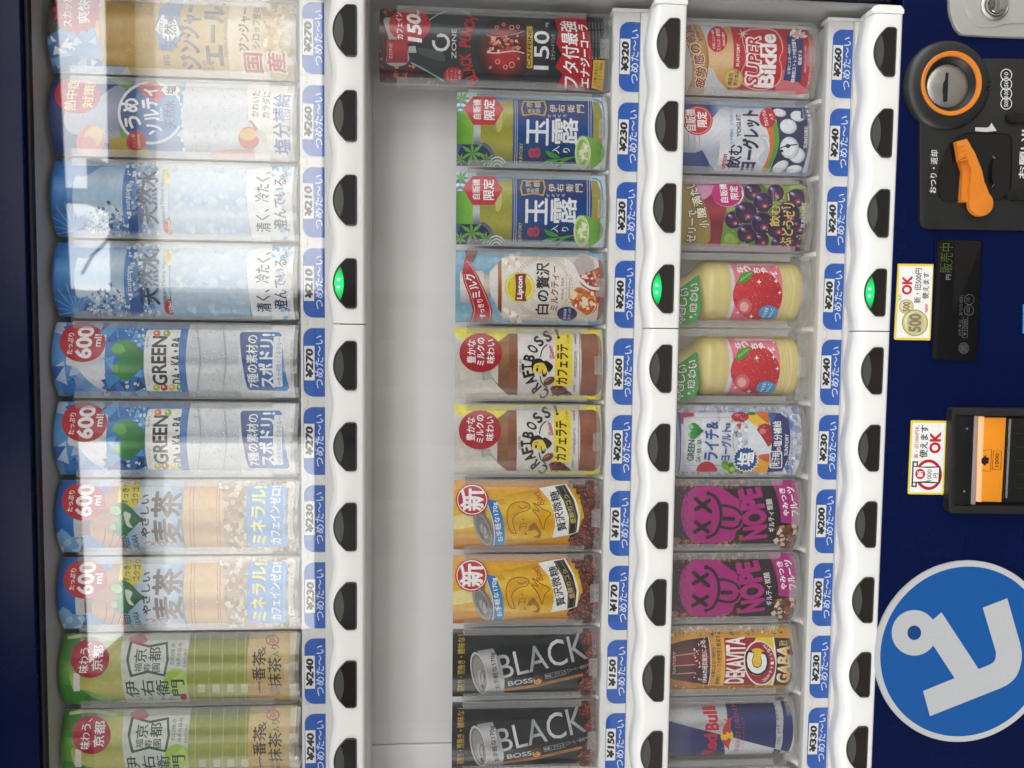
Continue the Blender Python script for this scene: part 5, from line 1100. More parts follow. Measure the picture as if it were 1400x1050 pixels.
# holders, shared by the cards of a row
def holder_base(h, hw=HW, b=BUL):
    R2 = (hw * hw + b * b) / (2 * b); bm = bmesh.new(); n = 20; A_, B_ = [], []
    def sf(u, e): return -(math.sqrt(max(0, (R2 + e) ** 2 - u * u)) - (R2 - b))
    rows = []
    for k in range(n + 1):
        u = -hw + 2 * hw * k / n
        rows.append([bm.verts.new((u, sf(u, 0.0030), -0.0040)), bm.verts.new((u, sf(u, 0.0030), 0.0055)), bm.verts.new((u, sf(u, 0.0012), 0.0055)), bm.verts.new((u, sf(u, 0.0012), -0.0040))])
    for a, c in zip(rows, rows[1:]):
        for q in range(4): bm.faces.new((a[q], c[q], c[(q + 1) % 4], a[(q + 1) % 4]))
    bm.faces.new(rows[0]); bm.faces.new(rows[-1][::-1]); bmesh.ops.recalc_face_normals(bm, faces=list(bm.faces))
    return smooth(bm, 40)
def holder_rail(h, s, hw=HW):
    x0, x1 = sorted((s * (hw - 0.0052), s * (hw + 0.0016)))
    bm = box(x0, x1, -0.0052, -0.0042, h * 0.10, h * 0.925)
    a0, a1 = sorted((s * (hw + 0.0004), s * (hw + 0.0016)))
    return box(a0, a1, -0.0041, 0.010, 0.0, h * 0.925, 0, bm)
HM = {}
def holder(root, h, hw=HW, b=BUL):
    key = (round(h, 4), round(hw, 4))
    if key not in HM:
        L = []
        for nm, bm, mm in (('holder_rail', holder_rail(h, 1, hw), M['clear']), ('holder_rail', holder_rail(h, -1, hw), M['clear']), ('holder_base', holder_base(h, hw, b), M['clearbase']),
                           ('holder_foot', box(-hw * .8, hw * .8, 0.0015, 0.012, -0.0065, -0.0002, 0.0005), M['clearbase']), ('holder_tab', box(-0.009, 0.009, -b - 0.0052, -b - 0.0034, 0.0005, 0.0095, 0.0004), M['clear'])):
            me = bpy.data.meshes.new(nm); bm.to_mesh(me); bm.free(); me.materials.append(mm); L.append((nm, me))
        HM[key] = L
    for nm, me in HM[key]: obj(nm, me, None, root)
ROWG = ('display cards in the upper row', 'display cards in the middle row', 'display cards in the lower row')
def place_card(row, i, art, me, label, h, cat='drink card'):
    r = empty('drink_display_card', (cx(i), YC, CZ[row])); tag(r, label, cat, ROWG[row])
    obj('printed_card', me, None, r); holder(r, h); return r
CARDS = [
    (art_ginger, 0, [(0, 'gold ginger ale bottle card with a red starburst and red kanji at its foot')]),
    (art_ume, 0, [(1, 'navy and pale plum drink bottle card with a red disc and a round blue emblem')]),
    (art_water, 0, [(2, 'pale blue mineral water bottle card beside the plum drink card'), (3, 'pale blue mineral water bottle card beside the sports drink card with the green heart')]),
    (art_sport, 0, [(4, 'white and blue 600 ml sports drink card with green heart, beside the mineral water'), (5, 'white and blue 600 ml sports drink card with green heart, beside the barley tea')]),
    (art_barley, 0, [(6, 'amber barley tea bottle card with blue sky and red 600 disc, beside the sports drink'), (7, 'amber barley tea bottle card with blue sky and red 600 disc, beside the green tea')]),
    (art_greentea, 0, [(8, 'green tea bottle card with tan foot and dark red disc, next to the barley tea'), (9, 'green tea bottle card with tan foot and dark red disc, away from the barley tea')]),
    (art_cola, 1, [(0, 'tall black and red energy cola bottle card with white 150 figures')]),
    (art_gyokuro, 1, [(1, 'navy labelled green tea bottle card with red hexagon, next to the tall black cola card'), (2, 'navy labelled green tea bottle card with red hexagon, next to the milk tea card')]),
    (art_milktea, 1, [(3, 'white milk tea bottle card with a red ribbon and a yellow disc on light blue')]),
    (art_latte, 1, [(4, 'brown caffe latte bottle card with red disc on yellow, beside the milk tea'), (5, 'brown caffe latte bottle card with red disc on yellow, beside the gold coffee')]),
    (art_gold, 1, [(6, 'gold coffee can card with a red round sign and coffee beans, beside the caffe latte'), (7, 'gold coffee can card with a red round sign and coffee beans, beside the black coffee')]),
    (art_black, 1, [(8, 'black coffee can card with silver lettering and red beans, beside the gold coffee'), (9, 'black coffee can card with silver lettering and red beans, farthest from the gold coffee')]),
    (art_lactic, 2, [(0, 'red labelled lactic drink bottle card with a tan banner and big white lettering')]),
    (art_yogurt, 2, [(1, 'white yogurt drink bottle card with navy lettering and white tablets')]),
    (art_grape, 2, [(2, 'purple grape jelly drink card with a magenta disc and gold lettering')]),
    (art_lychee, 2, [(5, 'white lychee yogurt drink card with green heart and a blue salt badge')]),
    (art_nope, 2, [(6, 'black and magenta fruit soda card with crossed eyes, beside the lychee card'), (7, 'black and magenta fruit soda card with crossed eyes, beside the gold vitamin drink card')]),
    (art_vita, 2, [(8, 'gold and dark red vitamin drink bottle card with a big letter in a ring')]),
]
for fn, row, spots in CARDS:
    A = fn(); me = A.mesh('printed_card', M['print'])
    for i, lab in spots: place_card(row, i, A, me, lab, A.h)

# moulded apple-juice bottles
A = art_apple(); z0 = CZ[2]
def bottle_parts():
    hz = [A.uv(x, 350)[1] for x in ()]  # heights come straight from the label's own scale
    lab0, lab1 = A.z0 - z0, A.z0 - z0 + A.h
    R0 = 0.0315; ctr = 0.0500 - 0.0205 + 0.0300 - YC     # axis behind the label
    pr = [(0.0, 0.0), (R0 * .80, 0.0), (R0 * .93, 0.002), (R0 * .99, 0.006), (R0, 0.011)]
    for k in range(3):
        b = 0.013 + k * (lab0 - 0.016) / 3; d = (lab0 - 0.016) / 3
        pr += [(R0, b), (R0 * .985, b + d * .25), (R0 * .985, b + d * .5), (R0, b + d * .75)]
    pr += [(R0 * .985, lab0 - .001), (R0 * .985, lab1 + .001), (R0, lab1 + .003), (R0, lab1 + .009), (R0 * .99, lab1 + .010), (R0 * .99, lab1 + .012), (R0 * .995, lab1 + .016)]
    top = lab1 + .016
    for k in range(1, 9):
        t = k / 8; pr.append((R0 * (.995 - .50 * (0.5 - 0.5 * math.cos(math.pi * t))), top + 0.026 * t))
    pr += [(R0 * .44, top + .030), (R0 * .44, top + .034)]
    cap = [(0.0, top + .034), (R0 * .5, top + .034), (R0 * .5, top + .050), (R0 * .46, top + .052), (0, top + .052)]
    return pr, cap, ctr, R0, top
pr, capp, ctr, R0, btop = bottle_parts()
M['juice'] = mat('pale_yellow_juice_bottle', '#dccb88', 0.28, var=0.06, vscale=30, bump=0.03, bscale=120)
M['cap'] = mat('pale_cap', '#d8d6da', 0.4)
M['leaf'] = printmat('printed_leaf_tag', 0.45)
def flat_back(b, y):
    for v in b.verts: v.co.y = min(v.co.y, y)
    return b
me_b = bpy.data.meshes.new('bottle_body'); b_ = flat_back(lathe_z(pr, 48, 0, ctr), 0.0315); b_.to_mesh(me_b); me_b.materials.append(M['juice'])
me_c = bpy.data.meshes.new('bottle_cap'); b_ = lathe_z(capp, 40, 0, ctr); b_.to_mesh(me_c); me_c.materials.append(M['cap'])
RL = R0 + 0.0002
A.b = 0.0205; A.rad = RL; A.hw = RL * 0.985
A.surf = lambda u: math.sqrt(max(1e-8, RL * RL - min(abs(u), RL * .985) ** 2))
me_l = A.mesh('label', M['print'], 0.0004)
# leaf-shaped tag on the neck
LA = Art(910, 345, Z3, cx(3), CZ[2], 0.05, 0.2, YC - 0.012)
leafpx = [(292, 200), (298, 300), (312, 430), (300, 530), (265, 590), (200, 622), (120, 620), (60, 590), (20, 520), (10, 440), (60, 370), (130, 310), (210, 250)]
LA.P(leafpx, '#3f8f3f', True)
for ch, x, y in (('や', 135, 585), ('さ', 140, 510), ('し', 150, 430), ('い', 165, 345), ('味', 240, 480), ('わ', 245, 390), ('い', 252, 305)): LA.T(ch, x, y, 66, 64, '#f4f4ea', 0.06 if ch != '味' else .05); LA.T(ch, x, y, 54, 54, '#23301e', 0.01)
LA.star(220, 562, 20, '#f4f4ea', 4, .3); LA.star(258, 540, 12, '#f4f4ea', 4, .3)
leafuv = spline([LA.uv(*p) for p in leafpx])
_full = LA.mesh('leaf_tag', M['leaf'])
# keep the print only, on a leaf-shaped plate
bm = bmesh.new(); bm.from_mesh(_full); ca = bm.loops.layers.float_color['ink'] if 'ink' in bm.loops.layers.float_color else None
bmesh.ops.delete(bm, geom=[f for f in bm.faces if max(v.co.y for v in f.verts) > -1e-7], context='FACES')
me_leaf = bpy.data.meshes.new('leaf_tag'); bm.to_mesh(me_leaf); bm.free(); me_leaf.materials.append(M['leaf'])
me_plate = bpy.data.meshes.new('leaf_plate'); b_ = prism(leafuv, 0.000003, 0.0008); b_.to_mesh(me_plate); me_plate.materials.append(mat('green_card', '#3f8f3f', 0.5))
for i, lab in ((3, 'pale yellow apple juice bottle with green leaf tag, next to the grape jelly card'), (4, 'pale yellow apple juice bottle with green leaf tag, next to the lychee drink card')):
    r = empty('juice_bottle', (cx(i), YC, CZ[2])); tag(r, lab, 'juice bottle', 'apple juice bottles in the lower row')
    bd = obj('bottle_body', me_b, None, r); obj('label', me_l, None, bd, (0, ctr, A.z0 - CZ[2]))
    obj('bottle_cap', me_c, None, r); lp = obj('leaf_tag', me_plate, None, r, (0, -0.012, 0)); obj('leaf_print', me_leaf, None, lp)
    holder(r, CH3)
# energy drink can
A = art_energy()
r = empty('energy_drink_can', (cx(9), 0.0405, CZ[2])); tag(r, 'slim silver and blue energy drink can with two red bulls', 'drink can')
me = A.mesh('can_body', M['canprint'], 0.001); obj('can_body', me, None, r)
rc = A.rad; yc_ = rc - A.b
zr0 = A.uv(1124, 350)[1]
obj('can_core', flat_back(lathe_z([(0, 0.0), (rc * .70, 0.0), (rc * .80, .0015), (rc * .80, .004), (rc * .86, .006), (rc * .965, zr0 * .8), (rc * .985, zr0), (rc * .985, CH3), (0, CH3)], 56, 0, yc_), 0.030), M['chrome'], r)
for nm, me in HM[(round(CH3, 4), round(HW, 4))]: obj(nm, me, None, r, (0, YC - 0.0405, 0))
# empty holder next to it
r = empty('empty_card_holder', (cx(10), YC, CZ[2])); tag(r, 'empty grey card holder beside the energy drink can', 'card holder')
obj('backing_card', holder_base(0, HW, BUL), M['grey'], r); holder(r, CH3)
_g = Art(900, 940, Z3, cx(10), CZ[2], HW, CH3, YC, BUL); _g.R(0, 300, 1300, 1400, '#a8a9aa'); obj('grey_card', _g.mesh('grey_card', M['print']), None, r)

# ------------------------------------------------------------------ price tags
PRICES = (('270', '260', '210', '210', '270', '270', '230', '230', '240', '240'), ('320', '230', '230', '240', '260', '260', '170', '170', '150', '150'), ('260', '240', '240', '240', '240', '230', '200', '200', '230', '330'))
WHAT = (('the gold ginger ale card', 'the plum drink card', 'the mineral water card next to the plum drink', 'the mineral water card next to the sports drink', 'the sports drink card next to the mineral water', 'the sports drink card next to the barley tea', 'the barley tea card next to the sports drink', 'the barley tea card next to the green tea', 'the green tea card next to the barley tea', 'the green tea card away from the barley tea'),
        ('the tall black cola card', 'the navy green tea card by the cola', 'the navy green tea card by the milk tea', 'the milk tea card', 'the caffe latte card next to the milk tea', 'the caffe latte card next to the gold coffee', 'the gold coffee card next to the caffe latte', 'the gold coffee card next to the black coffee', 'the black coffee card next to the gold coffee', 'the black coffee card farthest from the gold coffee'),
        ('the red lactic drink card', 'the white yogurt drink card', 'the purple grape jelly card', 'the juice bottle next to the grape jelly', 'the juice bottle next to the lychee drink', 'the lychee drink card', 'the magenta soda card next to the lychee drink', 'the magenta soda card next to the vitamin drink', 'the gold vitamin drink card', 'the slim energy drink can'))
PM = {}
TW, TH = 0.0335, 0.0206
class Flat(Art):
    "same printer, marks given in millimetres on the sheet: x to the right, z up"
    def __init__(self, hw, h): Art.__init__(self, 0, 0, 1, 0, 0, hw, h, 0)
    def uv(self, x, y): return x / 1000, y / 1000
    def T(self, s, x, y, wd, ht, c, b=0.02, rot=0, sh=0):
        off = 0.0 if is_kanji(s) else min(b, 0.022); key = (s, round(off, 3)); GLYPHS.setdefault(key, None); e = b - off
        rep = [(0, 0)] if e <= 0.004 else [(-e, 0), (e, 0), (0, -e * .8), (0, e * .8)]
        self.items.append(('text', key, (x / 1000, y / 1000, wd / 1000, ht / 1000, R_(rot), sh, rep), self.col(c)))
def tag_print():
    A = Flat(TW, TH); A.P(rrect(-33, 33, 0.0, 20.4, 9.5, 7, (.01, .01, 9.5, 9.5)), '#125cbc')
    A.T('つめた〜い', 0.5, 5.4, 51, 8.0, '#dfeaf6', 0.012)
    return A.mesh('tag_card', M['print'], 0.0004, back='#e4e5e6')
me_tag = tag_print()
for j in range(3):
    t0, t1, e1 = RAIL[j]
    for i in range(10):
        xt = colx(i) + (0.0018 if j == 0 else -0.0042 if j == 1 else -0.003)
        r = empty('price_tag', (xt, YT - 0.0005, t0 + (t1 - t0 - TH) / 2)); p = PRICES[j][i]
        tag(r, 'blue price tag reading %s yen under %s' % (p, WHAT[j][i]), 'price tag', 'blue price tags on the rails')
        obj('tag_card', me_tag, None, r)
        if p not in PM:
            B = Flat(0.0166, 0.0098); B.P([(-16.6, 0), (16.6, 0), (16.6, 9.8), (-16.6, 9.8)], '#f2f2ee'); B.T('¥' + p, 0, 4.9, 27.5, 7.0, '#0c0c0e', 0.055, sh=.12); PM[p] = B.mesh('price_sticker', M['sticker'], 0.0004)
        k = random.Random(j * 10 + i)
        s = obj('price_sticker', PM[p], None, r, (k.uniform(-.0012, .0012), -0.0006, 0.0099 + k.uniform(-.0003, .0004))); s.rotation_euler = (0, R_(k.uniform(-1, 1)), 0)
# ------------------------------------------------------------------ lower panel: lock, coins, screen, banknotes, stickers
YP = 0.0015; PF = -0.002      # door skin, front of the coin unit
def px(ox, oy, s, pts, Y): return [at(ox + x * s, oy + y * s, Y) for x, y in pts]
class Decal(Art):
    "flat print at depth Y; only the marks, no sheet"
    def __init__(self, ox, oy, s, Y): Art.__init__(self, ox, oy, s, 0, 0, 5, 5, Y)
    def build(self, name, m, parent):
        me = self.mesh(name, m)
        bm = bmesh.new(); bm.from_mesh(me)
        bmesh.ops.delete(bm, geom=[f for f in bm.faces if max(v.co.y for v in f.verts) > -1e-7], context='FACES')
        m2 = bpy.data.meshes.new(name); bm.to_mesh(m2); bm.free(); m2.materials.append(m)
        return obj(name, m2, None, parent, (0, self.Y, 0))
# ---- coin unit
cm = obj('coin_unit', prism(px(1230, 30, .276, [(100, 480), (102, 985), (108, 1005), (125, 1020), (150, 1026), (560, 1032), (900, 1036), (900, 186), (420, 178), (250, 300), (160, 430)], PF), PF, YP + 0.002, 0.0012), M['black'], vm)
s_ = 0.276
def pr_(x, y, Y): return at(1230 + x * s_, 30 + y * s_, Y)
c0 = pr_(250, 308, -0.006); k_ = abs(pr_(350, 308, -0.006)[1] - c0[1]) / 100
obj('coin_ring', lathe_y(c0[0], c0[1], [(212 * k_, YP + .001), (211 * k_, -0.0012), (206 * k_, -0.0034), (196 * k_, -0.0054), (180 * k_, -0.0068), (152 * k_, -0.0078), (150 * k_, -0.0074), (127 * k_, -0.0066), (125 * k_, -0.0064), (113 * k_, -0.0030), (104 * k_, -0.0005), (0, -0.0005)], 72), M['black'], cm)
obj('orange_ring', lathe_y(c0[0], c0[1], [(149.5 * k_, -0.0072), (149 * k_, -0.0086), (146 * k_, -0.0090), (131 * k_, -0.0084), (128 * k_, -0.0074), (127.2 * k_, -0.0062)], 72), M['orange'], cm)
d0 = pr_(238, 319, -0.0015)
obj('coin_plate', lathe_y(d0[0], d0[1], [(103 * k_, -0.0004), (102.5 * k_, -0.0016), (99 * k_, -0.0022), (80 * k_, -0.0033), (55 * k_, -0.0042), (28 * k_, -0.0047), (6 * k_, -0.0049), (0, -0.0049)], 64), M['steel'], cm)
obj('coin_slot', prism((px(1230, 30, s_, [(232, 250), (242, 252), (240, 310), (236, 392), (222, 394), (214, 340), (216, 305), (226, 285)], -0.0050)), -0.0051, -0.0006), M['dark'], cm)
dc = Decal(1230, 30, s_, -0.0021)
for t, y in (('500', 404), ('100', 355), ('50', 308), ('10', 262)): dc.RG(528, y, 27, 28, 4, '#d4d4d0', 28); dc.T(t, 528, y, 34 if len(t) > 2 else 26, 20, '#d4d4d0', 0.01, sh=.1)
dc.T('おつり・返却', 168, 742, 212, 34, '#d4d4d0', 0.016); dc.T('お願い!!', 612, 655, 240, 34, '#d4d4d0', 0.02)
dc.P([(374, 522), (430, 524), (462, 512), (478, 540), (430, 546), (374, 541)], '#c8c8c6'); dc.P([(455, 500), (480, 540), (432, 540)], '#c8c8c6')
dc.build('printed_symbols', M['sticker'], cm)
rec = px(1230, 30, s_, [(225, 640), (250, 590), (300, 560), (360, 546), (520, 552), (548, 566), (556, 600), (550, 820), (535, 862), (500, 882), (240, 890), (205, 880), (190, 850), (188, 760)], -0.0018)
rec = spline(rec, True, 3)
rc_ = (sum(p[0] for p in rec) / len(rec), sum(p[1] for p in rec) / len(rec))
obj('lever_recess', frame(rec, [(rc_[0] + (p[0] - rc_[0]) * .965, rc_[1] + (p[1] - rc_[1]) * .965) for p in rec], -0.0034, -0.0019, 0.0006), M['recess'], cm)
obj('recess_floor', prism([(rc_[0] + (p[0] - rc_[0]) * .96, rc_[1] + (p[1] - rc_[1]) * .96) for p in rec], -0.0024, -0.0012), M['recess'], cm)
bm = lathe_y(*pr_(470, 740, -0.004), [(0.0, -0.006), (0.0035, -0.0054), (0.0045, -0.0022)], 20)
for v in bm.verts: v.co.z = pr_(470, 740, -.004)[1] + (v.co.z - pr_(470, 740, -.004)[1]) * 1.0; v.co.x = pr_(470, 740, -.004)[0] + (v.co.x - pr_(470, 740, -.004)[0]) * 3.6
obj('recess_bulge', bm, M['recess'], cm)
lev = [(280, 592), (335, 578), (372, 650), (410, 735), (414, 795)] + [(405 + 60 * math.cos(R_(t)), 898 + 64 * math.sin(R_(t))) for t in range(-62, 196, 14)] + [(345, 830), (358, 730), (330, 660), (296, 690)]
lever = obj('return_lever', prism(px(1230, 30, s_, lev, -0.0095), -0.0100, -0.0050, 0.0010), M['orange'], cm)
obj('lever_skirt', prism(px(1230, 30, s_, [(282, 600), (296, 690), (312, 740), (300, 892), (336, 893), (362, 800), (362, 730), (330, 660)], -0.006), -0.0066, -0.0022, 0.0006), M['orange'], cm)
for k in range(4): obj('lever_ridge', prism(px(1230, 30, s_, [(284 + k * 5, 616 + k * 23), (318 + k * 7, 604 + k * 23), (322 + k * 7, 611 + k * 23), (287 + k * 5, 623 + k * 23)], -0.0102), -0.0108, -0.0095, 0.0002), M['orange'], lever)
rdm = random.Random(3)
for x, y in [(375, 772), (373, 800), (372, 828), (397, 778), (397, 806), (385, 855), (366, 860), (388, 880), (365, 890), (390, 900)]:
    q = pr_(x, y, -0.0100); obj('braille_dot', lathe_y(q[0], q[1], [(0.0, -0.0106), (0.0005, -0.0105), (0.0008, -0.0098)], 8), M['orange'], lever)
for x, y in [(425, 335), (440, 335), (425, 350), (448, 318), (448, 295), (432, 322)]:
    q = pr_(x, y, -0.0072); obj('braille_dot', lathe_y(q[0], q[1], [(0.0, -0.0080), (0.0006, -0.0078), (0.0009, -0.0056)], 8), M['black'], cm)
for y in (476, 862):
    b_ = prism(spline(px(1230, 30, s_, [(528, y), (545, y - 26), (610, y - 22), (760, y - 24), (760, y + 24), (610, y + 20), (560, y + 26)], -0.004), True, 3), -0.0055, -0.001, 0.0012)
    obj('cover_clip', b_, M['recess'], cm)
# ---- lock plate
lp = obj('lock_plate', prism(px(1280, 0, 120 / 1400, [(218, -700), (222, 120), (245, 250), (300, 400), (350, 480), (400, 535), (450, 552), (900, 575), (1900, 610), (1900, -700)], YP - 0.004), YP - 0.004, YP + 0.001, 0.0012, 3), M['silver'], vm)
inn = px(1280, 0, 120 / 1400, [(445, -700), (450, 60), (470, 190), (520, 300), (600, 385), (700, 435), (900, 440), (1000, 420), (1080, 372), (1200, 366), (1900, 376), (1900, -700)], YP - 0.0052)
obj('raised_plate', prism(inn, YP - 0.0056, YP - 0.003, 0.0009), M['silver'], lp)
lc = at(1280 + 895 * 120 / 1400, 0 + 110 * 120 / 1400, -0.002)
kk = abs(at(1380, 10, -.002)[1] - at(1280, 10, -.002)[1]) / 1400
obj('lock_collar', lathe_y(lc[0], lc[1], [(272 * kk, YP - 0.0050), (268 * kk, YP - 0.0075), (235 * kk, YP - 0.0090), (215 * kk, YP - 0.0085), (205 * kk, YP - 0.0060)], 56), M['steel'], lp)
obj('lock_barrel', lathe_y(lc[0], lc[1], [(206 * kk, YP - 0.0060), (200 * kk, YP - 0.0105), (180 * kk, YP - 0.0125), (110 * kk, YP - 0.0142), (0, YP - 0.0148)], 56), M['chrome'], lp)
# ---- display screen
so_ = (1210, 320, 190 / 1108)
scr = px(*so_, [(425, 45), (455, 42), (755, 48), (776, 70), (738, 990), (718, 1014), (400, 1006), (373, 990), (409, 70)], YP - 0.001)
dsp = obj('display_screen', prism(scr, YP - 0.0008, YP + 0.002, 0.0006), M['screen'], vm)
rim_o = px(*so_, [(418, 30), (770, 34), (792, 60), (752, 1002), (730, 1030), (385, 1020), (358, 1000), (396, 56)], YP - 0.001)
rim_i = px(*so_, [(428, 44), (755, 48), (776, 70), (738, 990), (718, 1014), (398, 1006), (373, 990), (409, 70)], YP - 0.001)
obj('screen_rim', frame(rim_o, rim_i, YP - 0.0012, YP + 0.001, 0.0004), M['navy'], dsp)
dc = Decal(*so_, YP - 0.0009)
dc.T('販売中', 490, 190, 236, 104, '#46541a', 0.0); dc.T('円', 506, 343, 40, 40, '#8a8e92', 0.0)
dc.T('おつり切れ', 607, 566, 165, 30, '#55585c', 0.0); dc.T('お札中止', 597, 745, 130, 26, '#55585c', 0.0)
for y, t in ((522, '10'), (608, '100')): dc.RG(672 if t == '10' else 668, y, 38, 40, 4, '#55585c', 30); dc.T(t, 662, y, 30 if t == '10' else 50, 28, '#55585c', 0)
dc.L([(615, 826), (655, 828), (660, 662), (622, 660), (615, 826)], 4, '#55585c'); dc.T('¥1000', 638, 745, 130, 26, '#55585c', 0)
dc.E(627, 910, 40, 44, '#2c2e30'); dc.L([(600, 885), (652, 936)], 6, '#55585c'); dc.L([(652, 885), (600, 936)], 6, '#55585c'); dc.RG(627, 910, 40, 44, 4, '#4a4d50', 30)
dc.build('screen_print', M['sticker'], dsp)
# ---- two yellow-edged stickers
def sticker(name, o, outer, inner, draw):
    st = obj(name, prism(px(*o, outer, YP - 0.0006), YP - 0.0006, YP + 0.0005), mat('yellow_sticker_edge', '#e8cf3a', 0.45), vm)
    d = Decal(*o, YP - 0.0007); d.P(inner, '#eeeeea'); draw(d); d.build('sticker_print', M['sticker'], st)
def d1(d):
    d.T('OK', 176, 408, 146, 78, '#c01c30', 0.045); d.T('新・旧500円', 262, 412, 276, 54, '#17171b', 0.014); d.T('使えます', 325, 412, 212, 50, '#17171b', 0.018); d.T('OLD', 118, 509, 55, 22, '#17171b', 0.0); d.T('NEW', 330, 590, 66, 26, '#c01c30', 0.02)
    for x, y, r in ((170, 580, 58), (238, 708, 104)):
        d.E(x, y, r, r * 1.02, '#a4904c', 0, 40); d.E(x, y, r * .92, r * .94, '#d2c486', 0, 40); d.E(x - r * .12, y - r * .12, r * .7, r * .7, '#e2d8a8', 0, 40)
        if r > 80: d.E(x, y, r * .62, r * .78, '#9fb4c4', 0, 36); d.E(x, y, r * .52, r * .68, '#c9b87a', 0, 36)
        d.T('500', x, y, r * 1.35, r * .95, '#5f6670', 0.035); d.T('500', x - 2, y - 2, r * 1.3, r * .9, '#8a7f52', 0.0)
sticker('coin_sticker', so_, [(103, 240), (112, 236), (384, 239), (394, 250), (364, 836), (354, 848), (82, 843), (72, 832)], [(118, 256), (380, 258), (350, 830), (88, 826)], d1)
o2 = (1230, 540, 170 / 1050)
def d2(d):
    d.T('新・旧1000円札', 144, 394, 276, 36, '#c01c30', 0.014); d.T('使えます', 205, 394, 272, 66, '#17171b', 0.022); d.T('OK', 300, 403, 176, 92, '#c01c30', 0.045)
    d.RG(245, 673, 100, 116, 24, '#b81e30', 44)
    d.P([(108, 560), (155, 560), (152, 605), (345, 603), (335, 745), (145, 742), (142, 778), (98, 776)], '#15151a')
    d.P([(120, 572), (143, 572), (142, 600), (120, 598)], '#eeeeea'); d.P([(112, 742), (132, 742), (131, 766), (111, 765)], '#eeeeea')
    d.P([(117, 606), (230, 616), (333, 612), (325, 737), (225, 728), (112, 734)], '#eeeeea')
    d.E(173, 667, 42, 44, '#b81e30'); d.T('新', 173, 667, 52, 50, '#ffffff', 0.02); d.T('1000', 250, 678, 98, 36, '#17171b', 0.0); d.T('円', 303, 680, 36, 36, '#17171b', 0.01)
sticker('banknote_sticker', o2, [(97, 218), (106, 214), (394, 219), (402, 230), (373, 830), (364, 842), (77, 838), (68, 828)], [(111, 234), (386, 238), (358, 826), (84, 822)], d2)
# ---- banknote slot
YN = -0.0078
def ys(y): return -0.0060 + (y + 0.0022) * 0.3
bz_o = px(*o2, [(470, 108), (1400, 118), (1400, 1012), (455, 1000), (425, 980), (416, 950), (446, 150), (452, 122)], YN)
bz_i = px(*o2, [(500, 172), (1380, 182), (1380, 945), (486, 938), (472, 934), (468, 920), (485, 190), (488, 176)], YN)
bs = obj('banknote_slot', frame(bz_o, bz_i, YN, YP + 0.0005, 0.0012), M['black'], vm)
obj('slot_back', prism(px(*o2, [(470, 160), (1390, 160), (1390, 960), (455, 960)], ys(0.020)), ys(0.020), ys(0.026)), M['recess'], bs)
obj('slot_hood', prism(px(*o2, [(478, 166), (630, 172), (606, 942), (462, 940)], ys(-0.0008)), ys(-0.0008), ys(0.019), 0.0008), M['recess'], bs)
obj('orange_guide', prism(px(*o2, [(655, 190), (902, 192), (862, 905), (640, 900)], ys(0.002)), ys(0.002), ys(0.0185), 0.0006), mat('orange_note_guide', '#e08a1c', 0.4, var=.06, vscale=60, emit='#e08a1c', estr=.05), bs)  # slight glow in the plastic stands in for the slot's inner light
obj('lit_edge', prism(px(*o2, [(668, 180), (716, 180), (690, 905), (648, 900)], ys(0.0008)), ys(0.0008), ys(0.0019), 0.0003), mat('lit_orange_edge', '#f0b890', 0.3, emit='#ff9a50', estr=0.16, var=.15, vscale=300), bs)
obj('clear_lip', prism(px(*o2, [(632, 176), (664, 178), (640, 926), (600, 924)], ys(-0.001)), ys(-0.0022), ys(0.001), 0.0004), clear('red_tinted_lip', (0.75, 0.5, 0.45), 0.05, 0.25), bs)
obj('note_tray', prism(px(*o2, [(905, 192), (1380, 196), (1380, 912), (864, 905)], ys(0.008)), ys(0.008), ys(0.0185), 0.0006), M['recess'], bs)
obj('clear_cover_edge', prism(px(*o2, [(930, 200), (945, 200), (910, 870), (898, 870)], ys(0.004)), ys(0.0035), ys(0.0079), 0.0004), M['clear'], bs)
for k in range(5): obj('tray_rib', prism(px(*o2, [(985, 320 + k * 115), (1380, 326 + k * 115), (1380, 336 + k * 115), (985, 330 + k * 115)], ys(0.0065)), ys(0.0065), ys(0.0079)), M['black'], bs)
for x, y in ((568, 286), (545, 814)): q = at(1230 + x * o2[2], 540 + y * o2[2], ys(-.0008)); obj('hood_screw', lathe_y(q[0], q[1], [(0, ys(-.0008) - .0008), (0.0009, ys(-.0008) - .0006), (0.0012, ys(-.0008) + .0002)], 12), M['steel'], bs)
for x, y in ((495, 512), (495, 560), (495, 602), (512, 536), (512, 580), (484, 602)): q = at(1230 + x * o2[2], 540 + y * o2[2], ys(-.0008)); obj('braille_dot', lathe_y(q[0], q[1], [(0, ys(-.0008) - .0006), (0.0005, ys(-.0008) - .0005), (0.0007, ys(-.0008) + .0002)], 8), M['recess'], bs)
dc = Decal(*o2, ys(0.0007))
dc.P([(690, 575), (690, 540), (730, 505), (728, 528), (754, 528), (750, 580), (728, 580), (728, 600)], '#241a10'); dc.L([(700, 640), (768, 648), (776, 455), (705, 470)], 4, '#241a10')
dc.L([(783, 628), (852, 630), (862, 474), (792, 472), (783, 628)], 4, '#241a10'); dc.T('1000', 822, 550, 112, 32, '#241a10', 0.0)
dc.build('guide_print', M['sticker'], bs)
